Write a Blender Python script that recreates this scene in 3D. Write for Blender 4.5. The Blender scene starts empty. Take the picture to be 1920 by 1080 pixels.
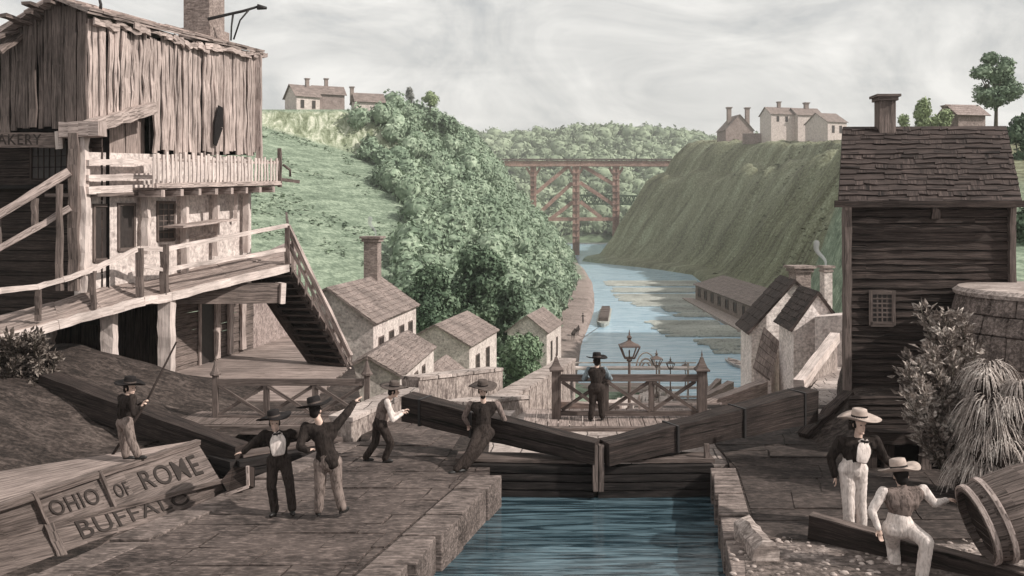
import bpy, bmesh, math, random
import numpy as np
from mathutils import Vector, Matrix, noise as mnoise
random.seed(7); rng = np.random.default_rng(7)
HAZE = 0.00024
SC = bpy.context.scene
COL = SC.collection
F = 1700.0; EYE = 5.2; HZ = 400.0          # focal length in photo pixels, eye height, horizon row
def P(px, py, Y):
    return Vector(((px-960)/F*Y, Y, EYE-(py-HZ)/F*Y))
def G(px, py, z=0.0):
    Y = F*(EYE-z)/(py-HZ)
    return Vector(((px-960)/F*Y, Y, z))
def V(*a): return Vector(a)
def lerp(a, b, t): return a+(b-a)*t

# ---------------------------------------------------------------- mesh builder
class MB:
    def __init__(s): s.v = []; s.f = []; s.sm = []; s.h = []
    def add(s, vs, fs, smooth=False, hint=None):
        s.h.extend([hint]*len(fs)); o = len(s.v); s.v.extend([tuple(p) for p in vs])
        s.f.extend([tuple(i+o for i in f) for f in fs]); s.sm.extend([smooth]*len(fs)); return s
    def hexa(s, b, t):          # 4 bottom + 4 top corners, counter-clockwise seen from above
        return s.add(list(b)+list(t), [(3,2,1,0),(4,5,6,7),(0,1,5,4),(1,2,6,5),(2,3,7,6),(3,0,4,7)])
    def box(s, c, size, yaw=0.0):
        c = Vector(c); hx, hy, hz = size[0]/2, size[1]/2, size[2]/2
        ca, sa = math.cos(yaw), math.sin(yaw)
        q = [(-hx,-hy),(hx,-hy),(hx,hy),(-hx,hy)]
        pts = [(c.x+x*ca-y*sa, c.y+x*sa+y*ca) for x, y in q]
        return s.hexa([(x,y,c.z-hz) for x,y in pts], [(x,y,c.z+hz) for x,y in pts])
    def beam(s, a, b, w, h, up=(0,0,1), w2=None, h2=None, jit=0.0):
        a = Vector(a); b = Vector(b); d = (b-a).normalized(); u = Vector(up)
        if abs(d.dot(u)) > 0.98: u = Vector((0,1,0))
        r = d.cross(u).normalized(); u = r.cross(d).normalized()
        w2 = w if w2 is None else w2; h2 = h if h2 is None else h2
        vs = []
        for p, ww, hh in ((a,w,h),(b,w2,h2)):
            for i, j in ((-1,-1),(1,-1),(1,1),(-1,1)):
                q = p + r*(i*ww/2) + u*(j*hh/2)
                if jit: q = q + Vector((random.uniform(-jit,jit),random.uniform(-jit,jit),random.uniform(-jit,jit)))
                vs.append(q)
        return s.add(vs, [(3,2,1,0),(4,5,6,7),(0,1,5,4),(1,2,6,5),(2,3,7,6),(3,0,4,7)], False, tuple(d))
    def rough(s, pts, w, h, jit, seg=6, up=(0,0,1)):   # rough-hewn timber: several wobbling segments
        a, b = Vector(pts[0]), Vector(pts[1]); d = (b-a).normalized(); u = Vector(up)
        if abs(d.dot(u)) > 0.98: u = Vector((0,1,0))
        r = d.cross(u).normalized(); u = r.cross(d).normalized(); vs = []; fs = []
        for k in range(seg+1):
            p = a.lerp(b, k/seg)
            if 0 < k < seg: p = p + r*random.uniform(-jit,jit)*.6 + u*random.uniform(-jit,jit)*.6
            for i, j in ((-1,-1),(1,-1),(1,1),(-1,1)):
                vs.append(p + r*(i*w/2+random.uniform(-jit,jit)*.5) + u*(j*h/2+random.uniform(-jit,jit)*.5))
        for k in range(seg):
            o = k*4
            for i in range(4): fs.append((o+i, o+(i+1)%4, o+4+(i+1)%4, o+4+i))
        fs.append((3,2,1,0)); o = seg*4; fs.append((o,o+1,o+2,o+3))
        return s.add(vs, fs, False, tuple(d))
    def tube(s, pts, rad, n=8, smooth=True):
        pts = [Vector(p) for p in pts]; vs = []; fs = []
        if not isinstance(rad, (list, tuple)): rad = [rad]*len(pts)
        for k, p in enumerate(pts):
            d = (pts[min(k+1,len(pts)-1)]-pts[max(k-1,0)]).normalized()
            u = Vector((0,0,1)) if abs(d.z) < .9 else Vector((0,1,0))
            r = d.cross(u).normalized(); u = r.cross(d)
            for i in range(n):
                a = 2*math.pi*i/n; vs.append(p+(r*math.cos(a)+u*math.sin(a))*rad[k])
        for k in range(len(pts)-1):
            for i in range(n):
                fs.append((k*n+i, k*n+(i+1)%n, (k+1)*n+(i+1)%n, (k+1)*n+i))
        fs.append(tuple(range(n))[::-1]); fs.append(tuple((len(pts)-1)*n+i for i in range(n)))
        return s.add(vs, fs, smooth)
    def lathe(s, c, prof, n=16, M=None, smooth=True, sy=1.0, cap=True):
        c = Vector(c); vs = []; fs = []
        for r, z in prof:
            for i in range(n):
                a = 2*math.pi*i/n; q = Vector((r*math.cos(a), r*math.sin(a)*sy, z))
                if M: q = M @ q
                vs.append(c+q)
        for k in range(len(prof)-1):
            for i in range(n):
                fs.append((k*n+i, k*n+(i+1)%n, (k+1)*n+(i+1)%n, (k+1)*n+i))
        if cap:
            fs.append(tuple(range(n))[::-1]); fs.append(tuple((len(prof)-1)*n+i for i in range(n)))
        return s.add(vs, fs, smooth)
    def ell(s, c, r, M=None, n=12, m=8):
        c = Vector(c); vs = [c+(M@Vector((0,0,-r[2])) if M else Vector((0,0,-r[2])))]; fs = []
        for k in range(1, m):
            t = math.pi*k/m
            for i in range(n):
                a = 2*math.pi*i/n
                q = Vector((r[0]*math.sin(t)*math.cos(a), r[1]*math.sin(t)*math.sin(a), -r[2]*math.cos(t)))
                vs.append(c+(M@q if M else q))
        vs.append(c+(M@Vector((0,0,r[2])) if M else Vector((0,0,r[2])))); last = len(vs)-1
        for i in range(n):
            fs.append((0, 1+(i+1)%n, 1+i)); fs.append((last, last-n+i, last-n+(i+1)%n))
        for k in range(m-2):
            for i in range(n):
                o = 1+k*n; fs.append((o+i, o+(i+1)%n, o+n+(i+1)%n, o+n+i))
        return s.add(vs, fs, True)
    def prism(s, poly, z0, z1):      # poly: list of (x,y) ccw; z1 may be a list
        n = len(poly); zt = z1 if isinstance(z1,(list,tuple)) else [z1]*n
        vs = [(x,y,z0) for x,y in poly]+[(p[0],p[1],z) for p,z in zip(poly,zt)]
        fs = [tuple(range(n))[::-1], tuple(range(n,2*n))]+[(i,(i+1)%n,n+(i+1)%n,n+i) for i in range(n)]
        return s.add(vs, fs)
    def slab(s, pts, th, nrm=None):      # flat polygon given thickness along -normal
        pts = [Vector(p) for p in pts]; nr = (pts[1]-pts[0]).cross(pts[2]-pts[0]).normalized()
        n = len(pts); vs = pts+[p-nr*th for p in pts]
        fs = [tuple(range(n)), tuple(range(n,2*n))[::-1]]+[((i+1)%n,i,n+i,n+(i+1)%n) for i in range(n)]
        return s.add(vs, fs)
    def build(s, name, mat, parent=None, loc=None):
        off = Vector(loc) if loc is not None else Vector((0,0,0))
        if parent is not None: off = Vector(parent.get('_o', (0,0,0)))
        me = bpy.data.meshes.new(name)
        va = np.array([tuple(p) for p in s.v], dtype=np.float64).reshape(-1,3) - np.array(tuple(off))
        me.from_pydata([tuple(p) for p in va], [], s.f); me.update()
        me.polygons.foreach_set('use_smooth', s.sm)
        uvl = me.uv_layers.new(name='grain'); uvd = np.zeros((len(me.loops),2)); li = 0
        for fi, f in enumerate(s.f):
            p = va[list(f)]
            e = np.roll(p,-1,axis=0)-p; L = np.linalg.norm(e,axis=1); k = int(np.argmax(L))
            u = e[k]/(L[k]+1e-9); c = p.mean(axis=0); hn = s.h[fi] if fi < len(s.h) else None
            nr = np.cross(p[1]-p[0], p[2]-p[0]) if len(f)==3 else np.cross(p[2]-p[0], p[3]-p[1])
            nr = nr/(np.linalg.norm(nr)+1e-9)
            if hn is not None:
                hv = np.array(hn); hv = hv-nr*(hv@nr); hl = np.linalg.norm(hv)
                if hl > .3: u = hv/hl
            w = np.cross(nr,u)
            seed = 0.0 if hn is not None and len(s.f) > 60 and False else ((fi//6)*1.37 if len(s.f) > 12 and hn is None else (hash(hn)%97)*.31)
            uvd[li:li+len(f),0] = (p@u)+seed; uvd[li:li+len(f),1] = (p@w)+seed*.77; li += len(f)
        uvl.data.foreach_set('uv', uvd.ravel())
        o = bpy.data.objects.new(name, me); COL.objects.link(o)
        if mat: me.materials.append(mat)
        if parent is not None: o.parent = parent; o['_o'] = tuple(off)
        else: o.location = off; o['_o'] = tuple(off)
        return o

def thing(name, label, cat, loc, group=None):
    o = bpy.data.objects.new(name, None); COL.objects.link(o); o.location = Vector(loc); o['_o'] = tuple(loc)
    o.empty_display_size = .2
    return tag(o, label, cat, group)
def tag(o, label=None, cat=None, group=None, kind=None):
    if label: o['label'] = label
    if cat: o['category'] = cat
    if group: o['group'] = group
    if kind: o['kind'] = kind
    return o
def struct(mb, name, mat, kind='structure'):
    o = mb.build(name, mat); o['kind'] = kind; return o
def copy_tree(o, loc, label=None, parent=None):
    c = o.copy(); COL.objects.link(c)
    if parent is not None: c.parent = parent
    else:
        c.location = Vector(loc)
        if label: c['label'] = label
    for ch in [x for x in bpy.data.objects if x.parent == o]: copy_tree(ch, None, None, c)
    return c
def text(name, body, mat, size, M, parent=None, ext=0.004, sx=1.0):
    cu = bpy.data.curves.new(name, 'FONT'); cu.body = body; cu.size = size; cu.extrude = ext
    cu.align_x = 'CENTER'; cu.align_y = 'CENTER'; cu.space_character = 1.1; cu.offset = size*.004
    o = bpy.data.objects.new(name, cu); COL.objects.link(o)
    bpy.context.view_layer.update()
    me = bpy.data.meshes.new_from_object(o.evaluated_get(bpy.context.evaluated_depsgraph_get()))
    bpy.data.objects.remove(o); ob = bpy.data.objects.new(name, me); COL.objects.link(ob)
    off = Vector(parent['_o']) if parent else Vector((0,0,0))
    me.transform(Matrix.Translation(-off) @ M @ Matrix.Diagonal((sx,1,1,1)))
    me.materials.clear(); me.materials.append(mat)
    if parent: ob.parent = parent
    return ob

# ---------------------------------------------------------------- materials
class NT:
    def __init__(s, name):
        s.m = bpy.data.materials.new(name); s.m.use_nodes = True; s.t = s.m.node_tree
        s.b = s.t.nodes['Principled BSDF']; s.tc = s.n('ShaderNodeTexCoord')
    def n(s, typ, **kw):
        x = s.t.nodes.new(typ)
        for k, v in kw.items():
            if k in ('inp',):
                for kk, vv in v.items(): x.inputs[kk].default_value = vv
            else: setattr(x, k, v)
        return x
    def l(s, a, b): s.t.links.new(a, b)
    def mapping(s, src, scale, rot=(0,0,0)):
        m = s.n('ShaderNodeMapping'); m.inputs['Scale'].default_value = scale; m.inputs['Rotation'].default_value = rot
        s.l(s.tc.outputs[src], m.inputs['Vector']); return m.outputs[0]
    def noise(s, vec, scale, detail=4, rough=.55, dist=0):
        x = s.n('ShaderNodeTexNoise', inp={'Scale':scale,'Detail':detail,'Roughness':rough,'Distortion':dist}); s.l(vec, x.inputs['Vector']); return x.outputs['Fac']
    def ramp(s, fac, stops):
        r = s.n('ShaderNodeValToRGB'); e = r.color_ramp.elements
        while len(e) < len(stops): e.new(.5)
        for el, (p, c) in zip(e, stops):
            el.position = p; el.color = (c[0],c[1],c[2],1) if not isinstance(c,(int,float)) else (c,c,c,1)
        s.l(fac, r.inputs[0]); return r.outputs[0]
    def mix(s, fac, a, b, mode='MIX'):
        x = s.n('ShaderNodeMix', data_type='RGBA', blend_type=mode)
        for sock, v in ((x.inputs[0],fac),(x.inputs[6],a),(x.inputs[7],b)):
            if isinstance(v, (int,float)): sock.default_value = v
            elif isinstance(v, tuple): sock.default_value = (v[0],v[1],v[2],1)
            else: s.l(v, sock)
        return x.outputs[2]
    def out(s, col, bump=None, bs=.5, bd=.02, rough=.85, spec=.2):
        if isinstance(col, tuple): s.b.inputs['Base Color'].default_value = (*col,1)
        else: s.l(col, s.b.inputs['Base Color'])
        s.b.inputs['Roughness'].default_value = rough; s.b.inputs['Specular IOR Level'].default_value = spec
        if bump is not None:
            b = s.n('ShaderNodeBump', inp={'Strength':bs,'Distance':bd}); s.l(bump, b.inputs['Height']); s.l(b.outputs[0], s.b.inputs['Normal'])
        return s.m

def wood(name, dark, light, freq=26, contrast=.5, blotch=1.2, bs=.8, line=.42):
    """weathered timber: fibre lines along the grain (uv.x), knots and blotches"""
    t = NT(name); freq = freq*1.7
    g = t.noise(t.mapping('UV', (1.7, freq, 1)), 1.0, 6, .7, .6)
    g2 = t.noise(t.mapping('UV', (.35, freq*.32, 1)), 1.0, 3, .5, .8)
    bl = t.noise(t.mapping('Object', (1,1,1)), blotch, 3)
    lo = max(.05, line-.13*contrast); hi = line+.17
    c = t.ramp(g, [(lo, tuple(x*.3 for x in dark)), (line, dark), (hi, light)])
    c2 = t.ramp(g2, [(.32, dark), (.52, light)])
    c = t.mix(.38, c, c2)
    sh = t.ramp(bl, [(.3,.55),(.65,1.15)])
    c = t.mix(.7, c, sh, 'MULTIPLY')
    return t.out(c, g, bs, .02)

def stone(name, dark, light, scale=1.6, hatch=22, bs=.7, rot=0.0, wob=1.0, line=.42):
    """rough dressed stone with fine tooled lines"""
    t = NT(name)
    h = t.noise(t.mapping('Object', (1.3*wob, hatch, hatch), (0,0,rot)), 1.0, 4, .6, .8)
    b = t.noise(t.mapping('Object', (1,1,1)), scale, 5, .65)
    b2 = t.noise(t.mapping('Object', (1,1,1)), scale*7, 4, .6)
    c = t.ramp(h, [(line-.1, tuple(x*.4 for x in dark)), (line+.02, dark), (line+.2, light)])
    cb = t.ramp(b, [(.3, dark), (.6, light)])
    c = t.mix(.45, c, cb)
    c = t.mix(.55, c, t.ramp(b2, [(.35,.45),(.6,1.15)]), 'MULTIPLY')
    ht = t.mix(.5, h, b2)
    return t.out(c, ht, bs, .03)

def paving(name, dark, light, rot=.2, bw=1.5, bh=.8):
    t = NT(name)
    vec = t.mapping('Object', (1,1,1), (0,0,rot))
    nz = t.n('ShaderNodeTexNoise', inp={'Scale':1.9,'Detail':6}); t.l(vec, nz.inputs['Vector'])
    vm = t.n('ShaderNodeVectorMath', operation='MULTIPLY_ADD'); t.l(nz.outputs['Color'], vm.inputs[0]); vm.inputs[1].default_value = (.22,.2,.2); t.l(vec, vm.inputs[2])
    br = t.n('ShaderNodeTexBrick', inp={'Scale':1.0,'Mortar Size':.02,'Mortar Smooth':.6,'Brick Width':bw,'Row Height':bh,'Bias':0.0})
    br.offset = .37; t.l(vm.outputs[0], br.inputs['Vector'])
    br.inputs['Color1'].default_value = (.75,.75,.75,1); br.inputs['Color2'].default_value = (1.2,1.2,1.2,1); br.inputs['Mortar'].default_value = (.1,.1,.1,1)
    h = t.noise(t.mapping('Object', (5.5, 21, 17), (0,0,0)), 1.0, 5, .72, 1.2)
    b = t.noise(t.mapping('Object', (1,1,1)), .35, 5, .6)
    c = t.ramp(h, [(.3, tuple(x*.35 for x in dark)), (.42, dark), (.62, light)])
    c = t.mix(.4, c, t.ramp(b, [(.38, dark), (.62, light)]))
    c = t.mix(.85, c, br.outputs['Color'], 'MULTIPLY')
    ht = t.mix(.35, br.outputs['Color'], h)
    return t.out(c, ht, .9, .05)

def foliage(name, cols, scale=.35, line=None):
    t = NT(name)
    b = t.noise(t.mapping('Object', (1,1,1)), scale, 3)
    b2 = t.noise(t.mapping('Object', (1,1,1)), scale*9, 2)
    f = t.mix(.5, b, b2)
    n = len(cols); c = t.ramp(f, [(.3+.4*i/(n-1), cols[i]) for i in range(n)])
    m = t.out(c, None, rough=.7, spec=.15)
    return m

def grassy(name, cols, scale=.08, hs=(.05,.6,.6), amt=.5, bump=1.5, fine=1.2):
    t = NT(name)
    b = t.noise(t.mapping('Object', (1,1,1)), scale, 4, .6)
    h = t.noise(t.mapping('Object', hs), 1.0, 5, .7, .6)
    sp = t.noise(t.mapping('Object', (1,1,1)), fine, 3, .7)
    f = t.mix(amt, b, h); n = len(cols)
    c = t.ramp(f, [(.34+.32*i/(n-1), cols[i]) for i in range(n)])
    c = t.mix(.8, c, t.ramp(sp, [(.38,.45),(.5,1.0),(.62,1.45)]), 'MULTIPLY')
    return t.out(c, t.mix(.5,h,sp), 1.0, bump)

def flat(name, col, rough=.8, spec=.2):
    t = NT(name)
    b = t.noise(t.mapping('Object', (1,1,1)), 9, 4)
    return t.out(t.mix(.6, col, t.ramp(b, [(.35,.6),(.65,1.25)]), 'MULTIPLY'), b, .3, .01, rough, spec)
def cloth(name, dark, light):
    t = NT(name)
    w = t.noise(t.mapping('Object', (26,26,7), (.2,.5,0)), 1.0, 4, .6, .8)
    b = t.noise(t.mapping('Object', (1,1,1)), 3, 2)
    c = t.ramp(t.mix(.15, w, b), [(.30, dark), (.56, light)])
    return t.out(c, w, .6, .02, .95, .05)
def water(name, deep, hi, sc, bs, rough, stretch=(1,2.5,1), bd=.05, rip=.25):
    t = NT(name)
    n1 = t.noise(t.mapping('Object', stretch), sc, 4, .6, .5)
    n2 = t.noise(t.mapping('Object', (stretch[0]*.35, stretch[1]*1.6, 1)), sc*1.7, 3, .6, 1.2)
    c = t.ramp(n2, [(.42, deep), (.5, tuple(lerp(a,b,rip) for a,b in zip(deep,hi))), (.68, hi)])
    m = t.out(c, t.mix(.5,n1,n2), bs, bd, rough, .5)
    t.b.inputs['IOR'].default_value = 1.33
    return m

M = {}
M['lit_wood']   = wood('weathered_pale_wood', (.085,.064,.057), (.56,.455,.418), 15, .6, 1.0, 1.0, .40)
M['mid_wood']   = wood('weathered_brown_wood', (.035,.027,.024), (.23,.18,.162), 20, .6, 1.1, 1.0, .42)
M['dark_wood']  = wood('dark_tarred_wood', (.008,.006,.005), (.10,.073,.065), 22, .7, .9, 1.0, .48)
M['beam_wood']  = wood('dark_beam_wood', (.006,.005,.004), (.085,.062,.056), 20, .7, 2.0, 1.0, .5)
M['rail_wood']  = wood('railing_wood', (.04,.03,.027), (.19,.148,.133), 30, .5, 2, .6, .42)
M['white_wood'] = wood('bleached_wood', (.28,.22,.2), (.68,.58,.54), 22, .4, 1.2, .8, .36)
M['deck_wood']  = wood('deck_boards', (.10,.076,.068), (.40,.32,.29), 14, .7, .6, .8, .42)
M['gable_wood'] = wood('shade_toned_gable_wood', (.035,.027,.024), (.20,.158,.143), 20, .7, 1.1, 1.0, .43)  # darker wood puts the gable's shade into its colour
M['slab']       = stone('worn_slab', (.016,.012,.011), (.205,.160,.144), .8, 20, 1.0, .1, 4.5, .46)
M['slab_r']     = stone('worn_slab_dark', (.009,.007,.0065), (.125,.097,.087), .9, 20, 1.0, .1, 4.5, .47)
M['side_wood']  = wood('boat_side_wood', (.03,.023,.02), (.20,.158,.143), 15, .6, .8, .8, .40)
M['black']      = flat('unlit_black', (.012,.010,.010))  # flat black stands in for the unlit depth behind gaps and openings
M['plaster']    = stone('pitted_plaster', (.32,.26,.245), (.70,.61,.57), 1.2, 5, .4, 0, 3, .34)
M['plaster_dk'] = stone('grey_plaster', (.15,.112,.103), (.40,.322,.298), .8, 9, .4, 0, 3, .4)
M['sun_toned']  = stone('sun_toned_plaster', (.42,.355,.335), (.86,.78,.745), 1.2, 6, .4, 0, 3, .34)  # sunlight on the camera-facing cottage gables put into a paler plaster
M['pale_stone'] = stone('pale_lock_stone', (.24,.195,.178), (.62,.53,.49), 1.5, 7, .8, .2, 2, .38)
M['quay']       = stone('quay_stone', (.15,.118,.105), (.56,.47,.43), 1.5, 14, .8, .2, 1.0, .42)
M['coping']     = stone('worn_coping_stone', (.035,.027,.024), (.27,.215,.195), 1.5, 20, .9, .2, 2.5, .44)
M['quay_v']     = stone('dressed_stone', (.13,.10,.092), (.50,.42,.38), 1.8, 4, .8, 0, 14, .42)
M['stone_dk']   = stone('dark_masonry', (.05,.038,.034), (.33,.265,.24), 2.2, 18, .9, .5, 1.0, .44)
M['gate_wood']  = wood('wet_gate_wood', (.007,.006,.006), (.06,.048,.045), 16, .7, 2.0, 1.0, .52)
M['pave']       = paving('flagstones', (.020,.015,.014), (.20,.155,.14), -.32)
M['pave_r']     = paving('worn_ground', (.014,.011,.010), (.12,.092,.083), .12, 2.0, 1.0)
M['pave_lt']    = paving('pale_flagstones', (.2,.16,.145), (.62,.53,.49), .1, .7, .9)
M['earth']      = grassy('dark_earth', [(.010,.008,.007),(.045,.034,.030),(.12,.094,.083)], .7, (1.2,9,9), .6, .08, 9)
M['rubble']     = grassy('pale_rubble', [(.03,.024,.021),(.15,.12,.108),(.42,.35,.32)], .9, (2,9,9), .5, .1, 8)
M['shingle']    = wood('shingles', (.07,.053,.048), (.33,.265,.24), 16, .7, .8, 1.0, .42)
M['shingle_dk'] = wood('dark_shingles', (.010,.007,.0065), (.115,.085,.077), 16, .8, 1.3, 1.0, .48)
M['brick']      = stone('chimney_brick', (.13,.098,.088), (.40,.325,.295), 2, 20, .6, 0, .6, .42)
M['window']     = flat('window_dark', (.035,.027,.025), .5, .4)
M['leaf']       = foliage('leaf_green', [(.08,.12,.08),(.20,.26,.18),(.46,.53,.40)], .12)
M['leaf_dk']    = foliage('leaf_dark_green', [(.035,.058,.036),(.085,.125,.078),(.27,.34,.235)], .3)
M['leaf_bush']  = foliage('leaf_bush_green', [(.06,.10,.058),(.14,.2,.12),(.36,.44,.3)], .5)
M['leaf_pale']  = foliage('leaf_pale_green', [(.16,.2,.10),(.27,.33,.18),(.42,.47,.3)], .3)
M['leaf_grey']  = foliage('leaf_grey', [(.12,.12,.115),(.22,.22,.205),(.36,.36,.33)], .3)
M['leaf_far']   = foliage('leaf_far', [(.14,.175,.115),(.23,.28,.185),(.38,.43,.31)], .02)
M['leaf_sepia'] = foliage('leaf_sepia', [(.04,.032,.028),(.22,.18,.16),(.80,.72,.66)], 2.2)
M['leaf_weeds'] = foliage('leaf_weeds', [(.10,.083,.074),(.40,.34,.31),(.86,.79,.73)], 3.0)
M['leaf_scrub'] = foliage('leaf_scrub', [(.02,.016,.014),(.11,.088,.076),(.42,.36,.32)], 1.8)
M['bark']       = wood('bark', (.04,.035,.028), (.16,.14,.11), 9, .6)
M['red_iron']   = wood('red_brown_trestle', (.24,.135,.11), (.48,.32,.27), 1.2, .5, .2, .4, .45)
M['green_iron'] = flat('green_iron', (.05,.085,.05))
M['lamp_iron']  = flat('lamp_iron', (.13,.095,.082), .6, .3)
M['log']        = wood('raft_logs', (.24,.245,.22), (.50,.505,.465), 2.2, .6, .1, .6, .42)
M['skin']       = flat('skin', (.66,.47,.39), .6, .3)
M['coat']       = cloth('dark_coat', (.005,.004,.004), (.038,.030,.027))
M['trous_dk']   = cloth('dark_trousers', (.008,.006,.0055), (.05,.039,.035))
M['trous_md']   = cloth('brown_trousers', (.035,.027,.024), (.24,.19,.17))
M['trous_lt']   = cloth('pale_trousers', (.38,.32,.295), (.74,.65,.61))
M['vest']       = cloth('brown_waistcoat', (.03,.023,.02), (.2,.155,.14))
M['shirt']      = cloth('pale_shirt', (.36,.30,.28), (.74,.65,.61))
M['shirt_md']   = cloth('brown_shirt', (.05,.038,.034), (.27,.21,.19))
M['shirt_bl']   = cloth('grey_blue_shirt', (.05,.065,.075), (.26,.31,.34))
M['straw']      = flat('straw_hat', (.42,.34,.30))
M['felt']       = flat('dark_felt', (.014,.011,.011))
M['felt_br']    = flat('brown_felt', (.09,.07,.062))
M['hair']       = flat('dark_hair', (.015,.011,.010))
M['letter']     = flat('faded_dark_paint', (.035,.027,.024))
M['iron']       = flat('dark_iron', (.02,.017,.017), .6, .4)
M['shoe']       = flat('shoe_leather', (.012,.010,.009), .5, .4)
# ---------------------------------------------------------------- camera, light, sky
cam = bpy.data.cameras.new('camera'); co = bpy.data.objects.new('camera', cam); COL.objects.link(co)
co.location = (0,0,EYE); co.rotation_euler = (math.radians(90),0,0)
cam.lens = 36*F/1920; cam.sensor_width = 36; cam.shift_y = -(540-HZ)/1920; cam.clip_end = 9000; cam.clip_start = .2
SC.camera = co
SUN = Vector((.80,-.26,.64)).normalized()
sl = bpy.data.lights.new('sun','SUN'); sl.energy = 5.0; sl.angle = math.radians(.9); sl.color = (1,.95,.88)
so = bpy.data.objects.new('sun', sl); COL.objects.link(so); so.rotation_euler = SUN.to_track_quat('Z','Y').to_euler(); so.location = (40,-20,60)
W = bpy.data.worlds.new('World'); SC.world = W; W.use_nodes = True; wt = W.node_tree
bg = wt.nodes['Background']; bg.inputs[1].default_value = .1
sky = wt.nodes.new('ShaderNodeTexSky'); sky.sky_type = 'NISHITA'; sky.sun_disc = False
sky.sun_elevation = math.asin(SUN.z); sky.sun_rotation = math.atan2(SUN.x, SUN.y)
tc = wt.nodes.new('ShaderNodeTexCoord')
def wmap(scale, rot, sc, det, dist):
    mp = wt.nodes.new('ShaderNodeMapping'); mp.inputs['Scale'].default_value = scale; mp.inputs['Rotation'].default_value = rot
    wt.links.new(tc.outputs['Generated'], mp.inputs['Vector'])
    n = wt.nodes.new('ShaderNodeTexNoise'); n.inputs['Scale'].default_value = sc; n.inputs['Detail'].default_value = det; n.inputs['Distortion'].default_value = dist; n.inputs['Roughness'].default_value = .6
    wt.links.new(mp.outputs[0], n.inputs['Vector']); return n.outputs['Fac']
def wramp(f, a, b, ca, cb):
    r = wt.nodes.new('ShaderNodeValToRGB'); e = r.color_ramp.elements
    e[0].position = a; e[1].position = b; e[0].color = (*ca,1); e[1].color = (*cb,1); wt.links.new(f, r.inputs[0]); return r.outputs[0]
def wmix(fac, a, b, mode='MIX'):
    x = wt.nodes.new('ShaderNodeMix'); x.data_type = 'RGBA'; x.blend_type = mode
    for sock, v in ((x.inputs[0],fac),(x.inputs[6],a),(x.inputs[7],b)):
        if isinstance(v,(int,float)): sock.default_value = v
        elif isinstance(v,tuple): sock.default_value = (*v,1)
        else: wt.links.new(v, sock)
    return x.outputs[2]
n1 = wmap((1,1,1.9),(.0,.3,.25), 3.4, 10, 1.6)
n2 = wmap((1,1,5),(.0,.55,0), 5, 8, .8)
cl = wramp(wmix(.22, n1, n2), .36, .60, (.50,.515,.525), (.92,.92,.91))
sc10 = wmix(1.0, cl, (10.8,10.6,10.3), 'MULTIPLY')
cover = wramp(n1, .25, .45, (.80,.80,.80), (.97,.97,.97))
wt.links.new(wmix(cover, sky.outputs[0], sc10), bg.inputs[0])
SC.view_settings.view_transform = 'Standard'; SC.view_settings.look = 'None'
SC.view_settings.exposure = 0.0; SC.view_settings.gamma = 1.0
SC.cycles.max_bounces = 6; SC.cycles.transparent_max_bounces = 8; SC.cycles.volume_bounces = 0
SC.cycles.use_adaptive_sampling = True; SC.cycles.use_denoising = True

# ---------------------------------------------------------------- terrain
def itp(x, pts): return float(np.interp(x, [p[0] for p in pts], [p[1] for p in pts]))
BL = [(100,8),(142,10),(187,15.4),(235,21),(284,25.9),(343,29),(457,33.6),(700,42),(1200,60),(2500,60)]
BR = [(100,27),(148,38),(195,50),(250,60),(300,66),(372,74),(405,66),(428,58),(462,42),(478,37),(495,40),(540,56),(600,70),(860,120),(2500,300)]
def bankL(Y): return itp(Y, BL)
def bankR(Y): return itp(Y, BR)
def XL(Y): return -.24+.22*(Y-17.8)          # west edge of the flight of chambers beyond the gates
def XR(Y): return XL(Y)+4.35
def flight(Y): return itp(Y, [(0,-.8),(24,-.8),(33,-3.0),(47,-5.2),(65,-8.8),(95,-13.6),(118,-18.3),(140,-18.6),(3000,-18.6)])
FL = [(-3,-23),(0,-19.8),(1,-18.7),(7,-18.3),(9,-16.5),(20,-2),(31,9),(38,20),(46,30),(60,36),(300,44)]
FR = [(-3,-23),(0,-19.9),(1.2,-18.0),(9,-17.0),(16,-9),(20,-1),(26,8),(34,21),(38,24),(43,25),(47,33),(54,40),(64,48),(400,58)]
def height(X, Y):
    mid = (bankL(Y)+bankR(Y))/2 if Y > 100 else XL(Y)+3
    wig = mnoise.noise(Vector((X*.02,Y*.02,3.1)))
    w2 = mnoise.noise(Vector((X*.09,Y*.05,9.1)))
    if X < mid:
        d = bankL(Y)-X
        if Y < 118: z = flight(Y) + max(0, XL(Y)-9-X)*.30
        else:
            t = min(1,(Y-118)/22)
            g = flight(Y)+max(0, lerp(XL(118), bankL(Y), min(1,t*1.0))-9-X)*.30 + max(0,Y-130)*.21
            cl = itp(Y-(X+60)*.05, [(240,0),(246,9.5),(400,13)])
            z = min(itp(d, FL), g+cl*min(1,max(0,(-X-22)/14)))
            if Y < 128: z = max(z, flight(Y)-.2) if X < XL(Y)+8 else z
        z += wig*1.2*min(1,max(0,(Y-60)/120))
        cap = 5.2+.1145*Y
        z = min(z, cap)
    else:
        d = X-bankR(Y)
        if Y < 118: z = flight(Y)+max(0, X-XR(Y)-5)*.35
        else: z = itp(d, FR)
        near = flight(Y)+max(0, X-XR(Y)-5)*.35+max(0,Y-100)*.35
        z = min(z, near) if Y >= 118 else z
        if d > 6 and Y > 118: z += (mnoise.noise(Vector((X*.02+Y*.01,Y*.085,1.7)))*5.5 + w2*1.6 + mnoise.noise(Vector((X*.03,Y*.20,4)))*3.2 + wig*2)*min(1,(d-6)/12)
        z = min(z, 4.6+.0795*Y + w2*1.6 + mnoise.noise(Vector((X*.25,Y*.2,6)))*1.3)
    # deep cut under the chambers
    if Y < 122 and XL(Y)-(4.5 if Y>50 else 2.2) < X < XR(Y)+2.2: z = min(z, flight(Y)-5)
    if Y < 34 and X > -14.0: z = min(z, -6)
    return z
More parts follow.
